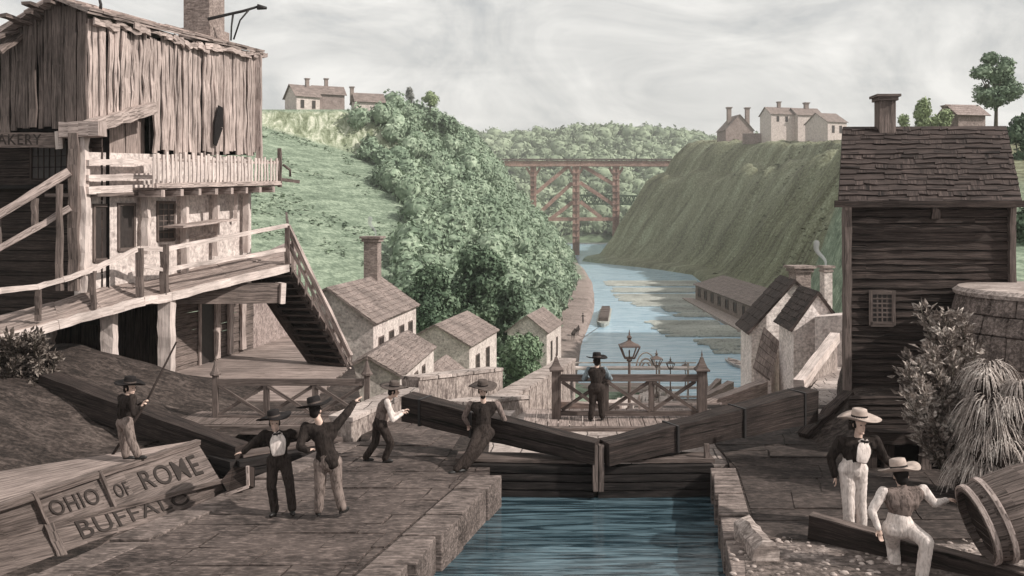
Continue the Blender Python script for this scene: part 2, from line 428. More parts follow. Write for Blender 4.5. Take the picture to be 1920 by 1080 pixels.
def sheet(name, xs, ys, hf, mat):
    vs = []; fs = []; nx, ny = len(xs[0]) if isinstance(xs[0],(list,np.ndarray)) else len(xs), len(ys)
    for j, Y in enumerate(ys):
        row = xs[j] if isinstance(xs[0],(list,np.ndarray)) else xs
        for X in row: vs.append((X, Y, hf(X, Y)))
    for j in range(ny-1):
        for i in range(nx-1):
            a = j*nx+i; fs.append((a,a+1,a+nx+1,a+nx))
    mb = MB(); mb.add(vs, fs, True); return struct(mb, name, mat)
ys = np.concatenate([np.linspace(24,130,70), np.linspace(132,300,95), np.linspace(303,520,90), np.linspace(528,760,30)])
def terr_mat():
    t = NT('hillside')
    pos = t.n('ShaderNodeSeparateXYZ'); t.l(t.tc.outputs['Object'], pos.inputs[0])
    fine = t.noise(t.mapping('Object',(1,1,1)), 1.3, 4, .75)
    hat = t.noise(t.mapping('Object',(.07,.16,1.0)), 1.0, 5, .7, .5)
    bigr = t.noise(t.mapping('Object',(.03,.2,.03)), 1.0, 5, .6, .6)
    gf = t.ramp(t.mix(.5,hat,fine), [(.36,(.075,.105,.07)),(.48,(.165,.21,.15)),(.6,(.33,.39,.29))])
    gr = t.ramp(t.mix(.55,bigr,fine), [(.38,(.07,.066,.042)),(.48,(.155,.155,.095)),(.57,(.25,.26,.175)),(.66,(.38,.41,.30))])
    nrm = t.n('ShaderNodeSeparateXYZ'); t.l(t.n('ShaderNodeNewGeometry').outputs['Normal'], nrm.inputs[0])
    st1 = t.n('ShaderNodeMapRange', inp={'From Min':.86,'From Max':.7}); t.l(nrm.outputs[2], st1.inputs[0])
    st2 = t.n('ShaderNodeMapRange', inp={'From Min':19,'From Max':24}); t.l(pos.outputs[2], st2.inputs[0])
    st3 = t.n('ShaderNodeMapRange', inp={'From Min':-12,'From Max':-20}); t.l(pos.outputs[0], st3.inputs[0])
    cf = t.mix(1.0, t.mix(1.0, st1.outputs[0], st2.outputs[0], 'MULTIPLY'), st3.outputs[0], 'MULTIPLY')
    gul = t.noise(t.mapping('Object',(.5,.5,.09)), 1.0, 5, .7, 1.0)
    cliffc = t.ramp(gul, [(.36,(.13,.15,.085)),(.5,(.33,.36,.25)),(.62,(.62,.62,.5))])
    gf = t.mix(cf, gf, cliffc)
    mr = t.n('ShaderNodeMapRange', inp={'From Min':38,'From Max':50}); t.l(pos.outputs[0], mr.inputs[0])
    c = t.mix(mr.outputs[0], gf, gr)
    sand = t.ramp(t.mix(.5,hat,fine), [(.36,(.13,.10,.088)),(.5,(.27,.215,.195)),(.64,(.38,.31,.28))])
    mz = t.n('ShaderNodeMapRange', inp={'From Min':-17.6,'From Max':-18.2}); t.l(pos.outputs[2], mz.inputs[0])
    mx = t.n('ShaderNodeMapRange', inp={'From Min':34,'From Max':30}); t.l(pos.outputs[0], mx.inputs[0])
    c = t.mix(t.mix(1.0, mz.outputs[0], mx.outputs[0], 'MULTIPLY'), c, sand)
    return t.out(c, t.mix(.5,hat,fine), 1.0, .8)
M['terrain'] = terr_mat()
sheet('hillside_terrain', np.concatenate([np.linspace(-330,-90,30), np.linspace(-88,60,150), np.linspace(61,180,110), np.linspace(184,420,30)]), ys, height, M['terrain'])
# far wooded hills behind the bridge: ground under the woods
def farh(X, Y):
    e = min(1,max(0,(Y-760)/320))
    s = EYE + 92*e**.8 + 14*mnoise.noise(Vector((X*.006,Y*.004,5)))*e - 24*(1-e)
    return s + 5*mnoise.noise(Vector((X*.03,Y*.03,2)))*e
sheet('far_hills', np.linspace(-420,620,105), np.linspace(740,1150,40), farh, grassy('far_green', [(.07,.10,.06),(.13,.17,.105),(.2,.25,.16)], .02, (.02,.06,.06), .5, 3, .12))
sheet('horizon_ground', np.linspace(-5000,5000,21), np.linspace(1100,8000,15), lambda X,Y: 10+ .004*(Y-1100), grassy('plain_green', [(.09,.12,.08),(.13,.17,.11),(.18,.23,.15)], .005, (.01,.02,.02), .5, 1, .02))
# river
mb = MB(); mb.add([(-260,110.5,-20),(600,110.5,-20),(600,1200,-20),(-260,1200,-20)], [(0,1,2,3)])
struct(mb, 'river_water', water('river_water', (.20,.36,.48), (.56,.70,.80), .25, .35, .15, (1,3.2,1), .3, .6))
# ---------------------------------------------------------------- quays and chambers near the camera
def eL(Y): return -6.9+.39*(Y-13)           # east edge of the west chamber
def eLw(Y): return eL(Y)-3.75
def eM(Y): return -1.6+.283*(Y-13)          # west edge of the main chamber
def eR(Y): return 3.17+.16*(Y-13)           # east edge of the main chamber
mb = MB(); mb.prism([(eL(2)+.5,2),(eM(2)-.5,2),(eM(18.6)-.5,18.6),(eM(18.6)-.5,24.6),(eL(20.6)-.1,24.6),(eL(20.6)+.5,20.6)], -6, 0)
struct(mb, 'quay_pavement', M['earth'])
mb = MB(); mb.prism([(eR(2)+.42,2),(40,2),(40,24.6),(5.2,24.6),(eR(18.4)+.42,18.4)], -6, 0)
struct(mb, 'east_quay_pavement', M['earth'])
mb = MB(); mb.prism([(-60,2),(eLw(2)-.5,2),(eLw(20.8)-.5,20.8),(-4.2,25.2),(-5.3,30.5),(-6.0,33.2),(-60,33.2)], -6, -.012)
struct(mb, 'west_ground', M['earth'])
def slabs(name, xl, xr, y0, y1, mat, cw, rw, seed, keep=None, hj=.022):
    r = random.Random(seed); mb = MB(); y = y0
    while y < y1-.15:
        h = min(rw*r.uniform(.6,1.5), y1-y); x = xl(y)+r.uniform(-.3,0); sl = r.uniform(-.05,.12)
        while x < xr(y+h/2):
            w = cw*r.uniform(.55,1.6); a, b = x+.014, x+w-.014; c0, c1 = y+.012, y+h-.012; sh = .22*h
            L0, R0 = xl(y)+.03, xr(y)-.03; cl = lambda q, yy: min(max(q, xl(yy)+.03), xr(yy)-.03)
            pts = []
            for u in (0,.3,.65): pts.append((lerp(a,b,u)+r.uniform(-.02,.02), c0+r.uniform(-.02,.025)))
            pts += [(b, c0), (b+sh*.5+r.uniform(-.03,.03),(c0+c1)/2)]
            for u in (1,.65,.3): pts.append((lerp(a,b,u)+sh+r.uniform(-.02,.02), c1+r.uniform(-.025,.02)))
            pts += [(a+sh, c1), (a+sh*.5+r.uniform(-.03,.03),(c0+c1)/2)]
            pts = [(cl(px_,py_),py_) for px_,py_ in pts]
            if max(p[0] for p in pts)-min(p[0] for p in pts) > .12 and (keep is None or keep(sum(p[0] for p in pts)/len(pts), y+h/2)):
                z = r.uniform(.008,.008+hj); tx, ty = r.uniform(-.008,.008), r.uniform(-.008,.008); cx_, cy_ = x+w/2, y+h/2
                mb.prism(pts, -.1, [z+(p[0]-cx_)*tx+(p[1]-cy_)*ty for p in pts])
            x += w
        y += h
    o = struct(mb, name, mat); b = o.modifiers.new('b','BEVEL'); b.width = .012; b.segments = 1; b.limit_method='ANGLE'; return o
slabs('quay_paving_slabs', lambda y: eL(y)+.62 if y<20.7 else -3.3, lambda y: eM(y)-.66 if y<17.85 else (eM(18.4)-.35 if y<18.9 else -1.4+(y-18.9)*.1), 9.5, 24.2, M['slab'], 1.25, .62, 5)
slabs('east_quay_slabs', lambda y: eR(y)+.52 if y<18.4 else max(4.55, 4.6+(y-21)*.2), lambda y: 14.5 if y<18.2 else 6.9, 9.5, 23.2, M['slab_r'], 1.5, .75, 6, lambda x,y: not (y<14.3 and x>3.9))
# coping stones along the chambers (irregular blocks)
def coping(name, ef, y0, y1, side, zt, w, depth, mat, step=1.25, jit=.035):
    mb = MB(); y = y0
    while y < y1-.2:
        yn = min(y1, y+step*random.uniform(.75,1.3)); 
        if y1-yn < .4: yn = y1
        for (za, zb, ins) in ((zt, zt-depth*.42, 0), (zt-depth*.42-.015, zt-depth, .02)):
            a0, a1 = ef(y)+random.uniform(-jit,jit), ef(yn)+random.uniform(-jit,jit)
            xa, xb = a0-side*(ins), a1-side*(ins); oa, ob = ef(y)-side*w, ef(yn)-side*w
            g = .022; h = random.uniform(-.03,.02)
            q = [(xa,y+g),(xb,yn-g),(ob,yn-g),(oa,y+g)]
            if side > 0: q = q
            else: q = q[::-1]
            qq = [(xa+ (0 if 0 else 0),y+g)]
            mb.hexa([(x,yy,zb) for x,yy in q],[(x,yy,za+h) for x,yy in q])
        y = yn
    mb.box(((ef((y0+y1)/2)-side*w*.6),(y0+y1)/2,zt-depth-2), (.1,.1,.1))
    o = struct(mb, name, mat)
    b = o.modifiers.new('b','BEVEL'); b.width = .018; b.segments = 2; b.limit_method = 'ANGLE'
    return o
coping('lock_coping_stones', eM, 5, 17.85, 1, .035, .62, 1.5, M['coping'], 1.3, .085)
coping('lock_coping_stones_east', eR, 5, 18.4, -1, .03, .5, 1.5, M['stone_dk'])
coping('lock_coping_stones_west', eL, 5, 20.6, -1, .03, .62, 1.4, M['coping'], 1.1, .05)
mb = MB(); mb.prism([(eM(4)-.3,4),(eR(4)+.3,4),(eR(18.4)+.3,18.45),(eM(18.4)-.3,18.45)], -2.5, -.56)
struct(mb, 'lock_water', water('lock_water', (.012,.025,.033), (.115,.175,.205), 1.0, .35, .07, (1,2.4,1), .05, .3))
mb = MB(); mb.prism([(eLw(4)-.3,4),(eL(4)+.3,4),(eL(21)+.3,21),(eLw(21)-.3,21)], -2.5, -.9)
struct(mb, 'west_lock_water', water('west_lock_water', (.02,.03,.035), (.10,.11,.11), 1.3, .4, .15, (1,3.0,1), .04, .3))
# sill walk between the gates and the footbridge
mb = MB(); mb.prism([(eM(18.6)-.5,18.9),(eR(18.6)+.35,18.9),(5.2,19.6),(5.2,21.9),(-1.5,21.9)], -6, -.05)
struct(mb, 'sill_pavement', M['pave_lt'])
# planked footbridge decks
def footbridge(x0, x1, y0, y1, label, group, mat):
    t = thing('footbridge_deck', label, 'footbridge', ((x0+x1)/2,y0,0), group)
    mb = MB(); x = x0
    while x < x1:
        w = random.uniform(.26,.36); mb.hexa([(x,y0,-.02),(x+w-.025,y0,-.02),(x+w+.10,y1,-.02),(x+.125,y1,-.02)],[(x,y0,.05+random.uniform(-.006,.006)),(x+w-.025,y0,.05),(x+w+.1,y1,.05),(x+.125,y1,.05)]); x += w
    mb.build('planking', mat, t)
    mb = MB(); mb.rough([(x0-.05,y0-.08,-.06),(x1+.1,y0-.08,-.06)], .14, .2, .012, 12); mb.build('edge_beam', M['mid_wood'], t)
    return t
footbridge(.25, 5.15, 21.95, 23.9, 'planked footbridge over the main lock where a man stands at the white-capped fence', 'lock footbridges', M['deck_wood'])
footbridge(-8.6, -3.7, 22.15, 23.6, 'dark planked footbridge behind the two men talking on the quay', 'lock footbridges', M['mid_wood'])
# ---------------------------------------------------------------- lock gates
def leaf(t, a, b, z0, z1, th=.25):
    mb = MB(); a = Vector(a); b = Vector(b); n = 8
    for k in range(5):
        zz = lerp(z0, z1, (k+.5)/5)
        mb.rough([(a.x,a.y,zz),(b.x,b.y,zz)], th, (z1-z0)/5-.03, .012, n)
    mb.build('leaf', M['gate_wood'], t)
g1 = thing('lock_gate', 'west leaf of the main lock gate, its balance beam pushed by the leaning man', 'lock gate', (-.4,18.6,-.5), 'gates of the main lock')
leaf(g1, (-1.05,18.62,0), (1.66,18.45,0), -.75, .085)
mb = MB(); mb.rough([V(-1.15,18.9,.13),V(1.68,18.75,.13)], .55, .07, .01, 8); mb.build('walkway', M['rail_wood'], g1)
a, b = P(1121,848,18.3), P(764,762,20.2)
mb = MB(); vs = []
def balance(mb, a, b, ha, hb, w, seg=11):
    a = Vector(a); b = Vector(b); d = (b-a).normalized(); r = d.cross(V(0,0,1)).normalized(); vs = []; fs = []
    for k in range(seg+1):
        p = a.lerp(b,k/seg); h = lerp(ha,hb,k/seg); ww = w*lerp(.85,1.1,k/seg)
        j = lambda: random.uniform(-.014,.014)
        for i, jz in ((-1,-1),(1,-1),(1,1),(-1,1)): vs.append(p+r*(i*ww/2+j())+V(0,0,jz*h/2+j()))
    for k in range(seg):
        for i in range(4): fs.append((k*4+i,k*4+(i+1)%4,k*4+4+(i+1)%4,k*4+4+i))
    fs.append((3,2,1,0)); o = seg*4; fs.append((o,o+1,o+2,o+3)); mb.add(vs, fs, False, tuple(d))
balance(mb, a, b, .44, .56, .46); mb.build('balance_beam', M['beam_wood'], g1)
mb = MB(); mb.rough([P(1116,919,18.25),P(1116,834,18.25)], .1, .2, .01, 5); mb.build('mitre_post', M['mid_wood'], g1)
for tt in (.62,.9):
    mb = MB(); c = a.lerp(b, tt)
    d=(b-a).normalized(); mb.box(c, (.06,.52,lerp(.44,.56,tt)+.04), math.atan2(d.y,d.x))
    mb.build('iron_strap', M['iron'], g1)
g2 = thing('lock_gate', 'east leaf of the main lock gate, its dark balance beam rising to the right', 'lock gate', (2.9,18.6,-.5), 'gates of the main lock')
leaf(g2, (1.74,18.45,0), (4.1,18.55,0), -.75, .085)
mb = MB(); mb.rough([V(1.75,18.78,.13),V(4.15,18.85,.13)], .55, .07, .01, 8); mb.build('walkway', M['rail_wood'], g2)
a, b = P(1132,848,18.3), P(1518,757,20.6)
mb = MB(); balance(mb, a, b, .44, .72, .5, 12); mb.build('balance_beam', M['beam_wood'], g2)
mb = MB(); mb.rough([P(1127,919,18.25),P(1127,834,18.25)], .1, .2, .01, 5); mb.build('mitre_post', M['mid_wood'], g2)
for tt in (.3,.62,.93):
    mb = MB(); c = a.lerp(b, tt); d=(b-a).normalized(); mb.box(c, (.05,.57,lerp(.44,.72,tt)+.03), math.atan2(d.y,d.x))
    mb.build('iron_strap', M['iron'], g2)
mb = MB(); mb.rough([P(1325,905,18.7),P(1325,832,18.7)], .1, .1, .008, 5); tag(mb.build('mooring_post', M['mid_wood'], None), 'narrow upright post at the east corner of the main lock beneath the balance beam', 'post')
# west lock gate
g3 = thing('lock_gate', 'west lock gate, its long balance beam sloping behind the man with the pole', 'lock gate', (-7,20.3,0), 'gates of the west lock')
leaf(g3, (-7.6,20.4,0), (-5.85,19.15,0), -.9, .0)
a, b = P(455,850,19.4), P(92,728,22.6)
mb = MB(); balance(mb, a, b, .36, .74, .5); mb.build('balance_beam', M['beam_wood'], g3)
g4 = thing('lock_gate', 'right hand leaf of the west lock gate beside the boat rudder', 'lock gate', (-5,19.9,0), 'gates of the west lock')
leaf(g4, (-5.8,19.15,0), (-3.9,20.55,0), -.9, .0)
mb = MB(); mb.rough([V(-5.8,19.4,.04),V(-3.95,20.8,.04)], .3, .08, .01, 6); mb.build('walkway', M['rail_wood'], g4)
# white-capped fences on the footbridges
def rail_fence(xa, xb, Y, zb, label, braces, mat, top, bot, postw):
    t = thing('bridge_fence', label, 'fence', ((xa+xb)/2,Y,zb), 'fences with pointed caps on the lock footbridges')
    for x in (xa, xb):
        mb = MB(); mb.rough([V(x,Y,zb-.05),V(x,Y,top+.12)], postw, postw, .006, 5)
        p = mb.build('post', mat, t)
        mb = MB(); s_ = postw/.22
        mb.lathe((x,Y,top+.12), [(.10*s_,0),(.24*s_,.0),(.25*s_,.035),(.17*s_,.10),(.10*s_,.21),(.05*s_,.33),(.015,.36),(.03,.40),(.012,.46),(.004,.52)], 4 if postw>.15 else 8, Matrix.Rotation(math.radians(45),3,'Z'), False)
        mb.build('finial_cap', mat, p)
    for z, h in ((top-.06,.17),(bot+.06,.12)):
        mb = MB(); mb.rough([V(xa+postw/2,Y,z),V(xb-postw/2,Y,z)], .1, h, .006, 9); mb.build('rail', mat, t)
    n = braces; L = (xb-xa-postw)/n
    for k in range(n):
        x0 = xa+postw/2+k*L; x1 = x0+L; zt = top-.15; zz = bot+.13
        mb = MB(); mb.beam(V(x0+.03,Y+.02,zz),V(x1-.05,Y+.02,zt),.05,.085); mb.build('brace', mat, t)
        mb = MB(); mb.beam(V(x0+.03,Y-.035,zt),V(x1-.05,Y-.035,zz),.05,.085); mb.build('brace', mat, t)
        if k: mb = MB(); mb.beam(V(x0-.01,Y,zz),V(x0-.01,Y,zt),.14,.09); mb.build('upright', mat, t)
    return t
rail_fence((1043-960)/F*22.8,(1316-960)/F*22.8,22.8,.05,'braced timber fence with two pointed post caps on the footbridge, a man leaning on it',3,M['rail_wood'],P(0,704,22.8).z,P(0,779,22.8).z,.22)
rail_fence((404-960)/F*22.9,(688-960)/F*22.9,22.9,.05,'braced timber fence with slim pointed posts behind the two talking men',3,M['rail_wood'],P(0,712,22.9).z,P(0,787,22.9).z,.13)
# ---------------------------------------------------------------- timber helpers
def vboards(mb, p0, p1, zb, zt, w=.24, th=.05, rag=.06, nrm=None, ragb=None, curl=.0):
    p0 = Vector((p0[0],p0[1],0)); p1 = Vector((p1[0],p1[1],0)); L = (p1-p0).length; d = (p1-p0)/L; n = Vector((d.y,-d.x,0))
    s = 0; ragb = rag if ragb is None else ragb
    while s < L-.03:
        ww = min(w*random.uniform(.5,1.5), L-s); a = s/L; b = (s+ww)/L; o = random.uniform(0,.085); q = []
        zs = []
        seg = 6; vs = []; fs = []
        l0, l1 = s+.012, s+ww-.02
        z0 = zb(a)+random.uniform(-ragb,ragb); z1 = zt((a+b)/2)+random.uniform(-rag,rag*.4)
        lean = random.uniform(-.03,.03)
        for k in range(seg+1):
            z = lerp(z0, z1, k/seg); e = (random.uniform(-.024,.024), random.uniform(-.024,.024)); oo = o+random.uniform(-curl,curl)
            le = lean*(k/seg-.5)
            for (l, dd) in ((l0+e[0]+le,-th),(l1+e[1]+le,-th),(l1+e[1]+le,0),(l0+e[0]+le,0)):
                # ring: back-left, back-right, front-right, front-left (front = outward n)
                vs.append(p0+d*l+n*(oo+dd)+V(0,0,z))
        for k in range(seg):
            for i in range(4): fs.append((k*4+i,k*4+4+i,k*4+4+(i+1)%4,k*4+(i+1)%4))
        fs.append((0,1,2,3)); o2 = seg*4; fs.append((o2+3,o2+2,o2+1,o2))
        mb.add(vs, fs, False, (0,random.uniform(-.001,.001),1.0)); s += ww
def hboards(mb, p0, p1, z0, z1, w=.2, th=.05, jit=.02, seg=7, lap=.02, ztop=None):
    p0 = Vector((p0[0],p0[1],0)); p1 = Vector((p1[0],p1[1],0)); L = (p1-p0).length; d = (p1-p0)/L; n = Vector((d.y,-d.x,0)); z = z0
    while z < z1-.02:
        h = min(w*random.uniform(.7,1.3), z1-z); vs = []; fs = []
        for k in range(seg+1):
            s = L*k/seg; e = [random.uniform(-jit,jit)*.5 for _ in range(3)]
            for (zz, dd) in ((z+.008+e[0],lap),(z+h-.006+e[1],0),(z+h-.006+e[1],-th),(z+.008+e[0],-th)):
                vs.append(p0+d*s+n*(dd+e[2])+V(0,0,zz))
        for k in range(seg):
            for i in range(4): fs.append((k*4+i,k*4+4+i,k*4+4+(i+1)%4,k*4+(i+1)%4))
        fs.append((0,1,2,3)); o2 = seg*4; fs.append((o2+3,o2+2,o2+1,o2)); mb.add(vs, fs, False, (d.x,d.y,random.uniform(-.001,.001))); z += h
def courses(mb, a, b, c, d, n=8, th=.05, jit=.035, tile=.35, lift=.03):
    """shingle courses on the roof quad a-b (eave) c-d (ridge; d above a)"""
    a,b,c,d = map(Vector,(a,b,c,d)); nr = (b-a).cross(d-a).normalized(); L = (b-a).length
    for k in range(n):
        t0, t1 = k/n, (k+1.35)/n
        t1 = min(t1, 1.0); s = 0.0
        while s < 1-1e-3:
            e = min(1, s+tile*random.uniform(.6,1.5)/L)
            if 1-e < .3*tile/L: e = 1
            j = [random.uniform(-jit,jit) for _ in range(4)]; up = lift+random.uniform(0,jit*.6)
            pt = lambda u, t: a.lerp(b,u).lerp(d.lerp(c,u), t)
            dz = (d-a).normalized()
            q = [pt(s,t0)+dz*j[0]+nr*up, pt(e,t0)+dz*j[1]+nr*up, pt(e,t1)+nr*.0, pt(s,t1)+nr*.0]
            mb.hexa([p-nr*th for p in q], q); s = e
    mb.slab([a-nr*.03,b-nr*.03,c-nr*.03,d-nr*.03], .06)
def win_mb(c, dirv, w, h, nrm, nx=2, nz=3, mat=None, t=None, frame=None, dep=.05, fw=.06):
    """window: dark pane + raised frame and glazing bars, all on wall plane"""
    c = Vector(c); d = Vector(dirv).normalized(); n = Vector(nrm).normalized(); z = V(0,0,1)
    def bx(u0,u1,z0,z1,o0,o1):
        m = MB(); q = lambda u,o,zz: c+d*u+n*o+z*zz
        m.hexa([q(u0,o1,z0),q(u1,o1,z0),q(u1,o0,z0),q(u0,o0,z0)],[q(u0,o1,z1),q(u1,o1,z1),q(u1,o0,z1),q(u0,o0,z1)]); return m
    m = bx(-w/2,w/2,-h/2,h/2,-.02,.012); wo = m.build('window', mat or M['window'], t)
    fr = MB()
    for (u0,u1,z0,z1) in ((-w/2-fw,-w/2,-h/2-fw,h/2+fw),(w/2,w/2+fw,-h/2-fw,h/2+fw),(-w/2,w/2,h/2,h/2+fw),(-w/2-fw*.5,w/2+fw*.5,-h/2-fw*1.3,-h/2)):
        mm = bx(u0,u1,z0,z1,-.01,dep); fr.add(mm.v, mm.f)
    for i in range(1,nx):
        u = -w/2+w*i/nx; mm = bx(u-fw*.2,u+fw*.2,-h/2,h/2,.013,dep*.6); fr.add(mm.v,mm.f)
    for i in range(1,nz):
        zz = -h/2+h*i/nz; mm = bx(-w/2,w/2,zz-fw*.2,zz+fw*.2,.014,dep*.62); fr.add(mm.v,mm.f)
    fr.build('frame', frame or M['mid_wood'], wo)
    return wo
def house(name, label, cat, C, ang, Lu, Lv, z0, ze, zr, ridge='u', wall=None, roof=None, skew=None, jt=.035, oh=.25, wu=(), wv=(), chim=(), nc=8, group=None, cm=None, tile=.4, frame=None, nx=2, nz=3, fw=.06):
    wall = wall or M['plaster']; roof = roof or M['shingle']
    cx, cy = C; u = V(math.cos(ang),math.sin(ang),0); v = V(-math.sin(ang),math.cos(ang),0) if skew is None else V(*skew,0).normalized(); c0 = V(cx,cy,0)
    t = thing(name, label, cat, (cx,cy,z0), group)
    q = lambda a,b,z: c0+u*a+v*b+V(0,0,z)
    mb = MB(); b = [q(0,0,z0),q(Lu,0,z0),q(Lu,Lv,z0),q(0,Lv,z0)]; e = [q(0,0,ze),q(Lu,0,ze),q(Lu,Lv,ze),q(0,Lv,ze)]
    if ridge == 'u': r = [q(0,Lv/2,zr),q(Lu,Lv/2,zr)]; mb.add(b+e+r, [(0,1,5,4),(1,2,6,9,5),(2,3,7,6),(3,0,4,8,7),(3,2,1,0)])
    else: r = [q(Lu/2,0,zr),q(Lu/2,Lv,zr)]; mb.add(b+e+r, [(0,1,5,8,4),(1,2,6,5),(2,3,7,9,6),(3,0,4,7),(3,2,1,0)])
    mb.build('wall', wall, t)
    mb = MB(); k = (zr-ze)/((Lv if ridge=='u' else Lu)/2)
    up = .06
    if ridge == 'u':
        courses(mb, q(-oh,-oh,ze-k*oh+up), q(Lu+oh,-oh,ze-k*oh+up), q(Lu+oh,Lv/2,zr+up), q(-oh,Lv/2,zr+up), nc, tile=tile, th=.05, jit=jt)
        courses(mb, q(Lu+oh,Lv+oh,ze-k*oh+up), q(-oh,Lv+oh,ze-k*oh+up), q(-oh,Lv/2,zr+up), q(Lu+oh,Lv/2,zr+up), nc, tile=tile, th=.05, jit=jt)
    else:
        courses(mb, q(-oh,Lv+oh,ze-k*oh+up), q(-oh,-oh,ze-k*oh+up), q(Lu/2,-oh,zr+up), q(Lu/2,Lv+oh,zr+up), nc, tile=tile, th=.05, jit=jt)
        courses(mb, q(Lu+oh,-oh,ze-k*oh+up), q(Lu+oh,Lv+oh,ze-k*oh+up), q(Lu/2,Lv+oh,zr+up), q(Lu/2,-oh,zr+up), nc, tile=tile, th=.05, jit=jt)
    ro = mb.build('roof', roof, t)
    for (a, bb, w, zt) in chim:
        zb = ze
        p = q(a,bb,0); mb = MB(); mb.box((p.x,p.y,(zb+zt)/2),(w,w,zt-zb),ang)
        mb.box((p.x,p.y,zt-w*.1),(w*1.25,w*1.25,w*.22),ang); mb.box((p.x,p.y,zt+w*.1),(w*1.5,w*1.5,w*.16),ang)
        mb.build('chimney', cm or M['brick'], ro)
    for (s, zc, w, h) in wu: win_mb(q(s,0,zc), u, w, h, -v, nx, nz, t=t, frame=frame, fw=fw, dep=max(.05,fw*.8))
    for (s, zc, w, h) in wv: win_mb(q(0,s,zc), v, w, h, -u, nx, nz, t=t, frame=frame, fw=fw, dep=max(.05,fw*.8))
    return t
# ---------------------------------------------------------------- the bakery (left)
bu = V(.227,.974,0); bn = V(.974,-.227,0); BC = V(-11.69,25,0)
def Bs(px, out=0):
    k = (px-960)/F; b = BC+bn*out; return (k*b.y-b.x)/(bu.x-bu.y*k)
def Bp(px, py, out=0):
    s = Bs(px, out); p = BC+bn*out+bu*s; p.z = EYE-(py-HZ)/F*p.y; return p
bk = thing('bakery', 'tall ramshackle timber bakery of ragged upright boards standing above the walkway at left', 'building', (-12,28,0))
sE = Bs(481); sM = Bs(286)
mb = MB()
zt = lambda t: lerp(10.62,11.22,t)-.18*math.sin(t*math.pi)
L = sE
def zbB(t):
    s = t*L
    return 7.5+s*(.85/sM) if s < sM else Bp(lerp(286,475,(s-sM)/(sE-sM)),288).z
p0 = BC; p1 = BC+bu*sE
vboards(mb, p0, p1, zbB, zt, .19, .06, .14, curl=.035)
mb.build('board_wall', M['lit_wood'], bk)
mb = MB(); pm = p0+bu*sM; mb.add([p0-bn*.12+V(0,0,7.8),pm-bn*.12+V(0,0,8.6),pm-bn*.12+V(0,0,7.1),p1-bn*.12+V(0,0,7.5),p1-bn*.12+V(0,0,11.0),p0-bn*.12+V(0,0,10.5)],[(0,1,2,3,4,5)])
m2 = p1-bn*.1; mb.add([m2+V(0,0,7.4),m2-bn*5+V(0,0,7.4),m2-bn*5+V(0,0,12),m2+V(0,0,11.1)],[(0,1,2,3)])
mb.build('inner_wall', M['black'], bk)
# gable end (shade put into its wood colour) running back to the left
w_ = -bn
def Ap(s, z, out=0): q = BC+w_*s-bu*out; q.z = z; return q
mb = MB()
ztA = lambda t: (lerp(10.75,11.12,min(1,(1-t)*7/.9)) if (1-t)*7 < .9 else 11.12-((1-t)*7-.9)*.5)
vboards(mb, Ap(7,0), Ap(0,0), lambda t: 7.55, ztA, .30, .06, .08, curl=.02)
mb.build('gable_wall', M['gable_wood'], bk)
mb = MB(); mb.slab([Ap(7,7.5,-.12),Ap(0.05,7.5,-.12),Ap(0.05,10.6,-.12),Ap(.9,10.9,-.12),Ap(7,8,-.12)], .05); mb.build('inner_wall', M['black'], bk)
# roof
mb = MB()
pr = Ap(.9,11.2,.35); pe = p0+bn*.28-bu*.35+V(0,0,10.72)
far = bu*(sE+.5)
courses(mb, pe, pe+far+V(0,0,.55), pr+far+V(0,0,.35), pr, 5, tile=.7, th=.07, jit=.07, lift=.04)
courses(mb, Ap(7,8.1,.3)+bu*(sE+.6), Ap(7,8.1,.3), pr, pr+bu*(sE+.6), 7, tile=.6, th=.07, jit=.07)
roof = mb.build('roof', M['lit_wood'], bk)
mb = MB()
for (x0,y0,x1,y1,w) in ((-6,98,36,66,.3),(5,28,62,50,.26),(48,5,86,22,.26),(-8,70,30,58,.24),(88,2,120,14,.2),(52,22,80,38,.2)):
    mb.rough([P(x0,y0,24.6),P(x1,y1,25.5)], w, .09, .03, 4)
mb.build('broken_roof_board', M['mid_wood'], roof)
c_ = Bp(383,60,-.9); mb = MB(); s2 = math.atan2(bu.y,bu.x)
mb.box((c_.x,c_.y,c_.z+1.0),(1.0,1.0,3.6),s2)
mb.box((c_.x,c_.y,c_.z-.2),(1.25,1.25,.5),s2); mb.build('chimney', M['brick'], roof)
mb = MB(); mb.tube([P(188,25,25.5),P(189,8,25.4),P(184,-12,25.4)],[.05,.045,.035],6); mb.build('roof_pole', M['iron'], roof)
mb = MB()
Y=31.5
mb.tube([P(390,36,Y),P(432,26,Y),P(455,21,Y),P(485,12,Y)],[.06,.05,.05,.04],6)
mb.tube([P(483,13,Y),P(500,15,Y)],[.11,.05],6); mb.tube([P(437,27,Y),P(434,50,Y),P(433,76,Y)],[.04,.03,.03],5)
mb.tube([P(466,19,Y),P(450,38,Y),P(438,74,Y)],[.035,.03,.03],5); mb.build('roof_hoist', M['iron'], roof)
mb = MB(); mb.rough([p1+bn*.1+V(0,0,7.1), p1+bn*.1+V(0,0,11.25)], .2,.2,.03,7); mb.build('corner_board', M['lit_wood'], bk)
mb = MB()
kk = 0
while kk < sE+.3:
    l_ = random.uniform(.5,1.5); t0_, t1_ = kk/sE, min(1.06,(kk+l_)/sE)
    mb.rough([p0+bu*(t0_*sE)+bn*random.uniform(.12,.26)+V(0,0,zt(t0_)-random.uniform(-.12,.14)), p0+bu*(t1_*sE)+bn*random.uniform(.12,.26)+V(0,0,zt(t1_)-random.uniform(-.1,.16))], .06,random.uniform(.1,.26),.06,5)
    kk += l_*random.uniform(.5,.95)
mb.build('eave_board', M['lit_wood'], bk)
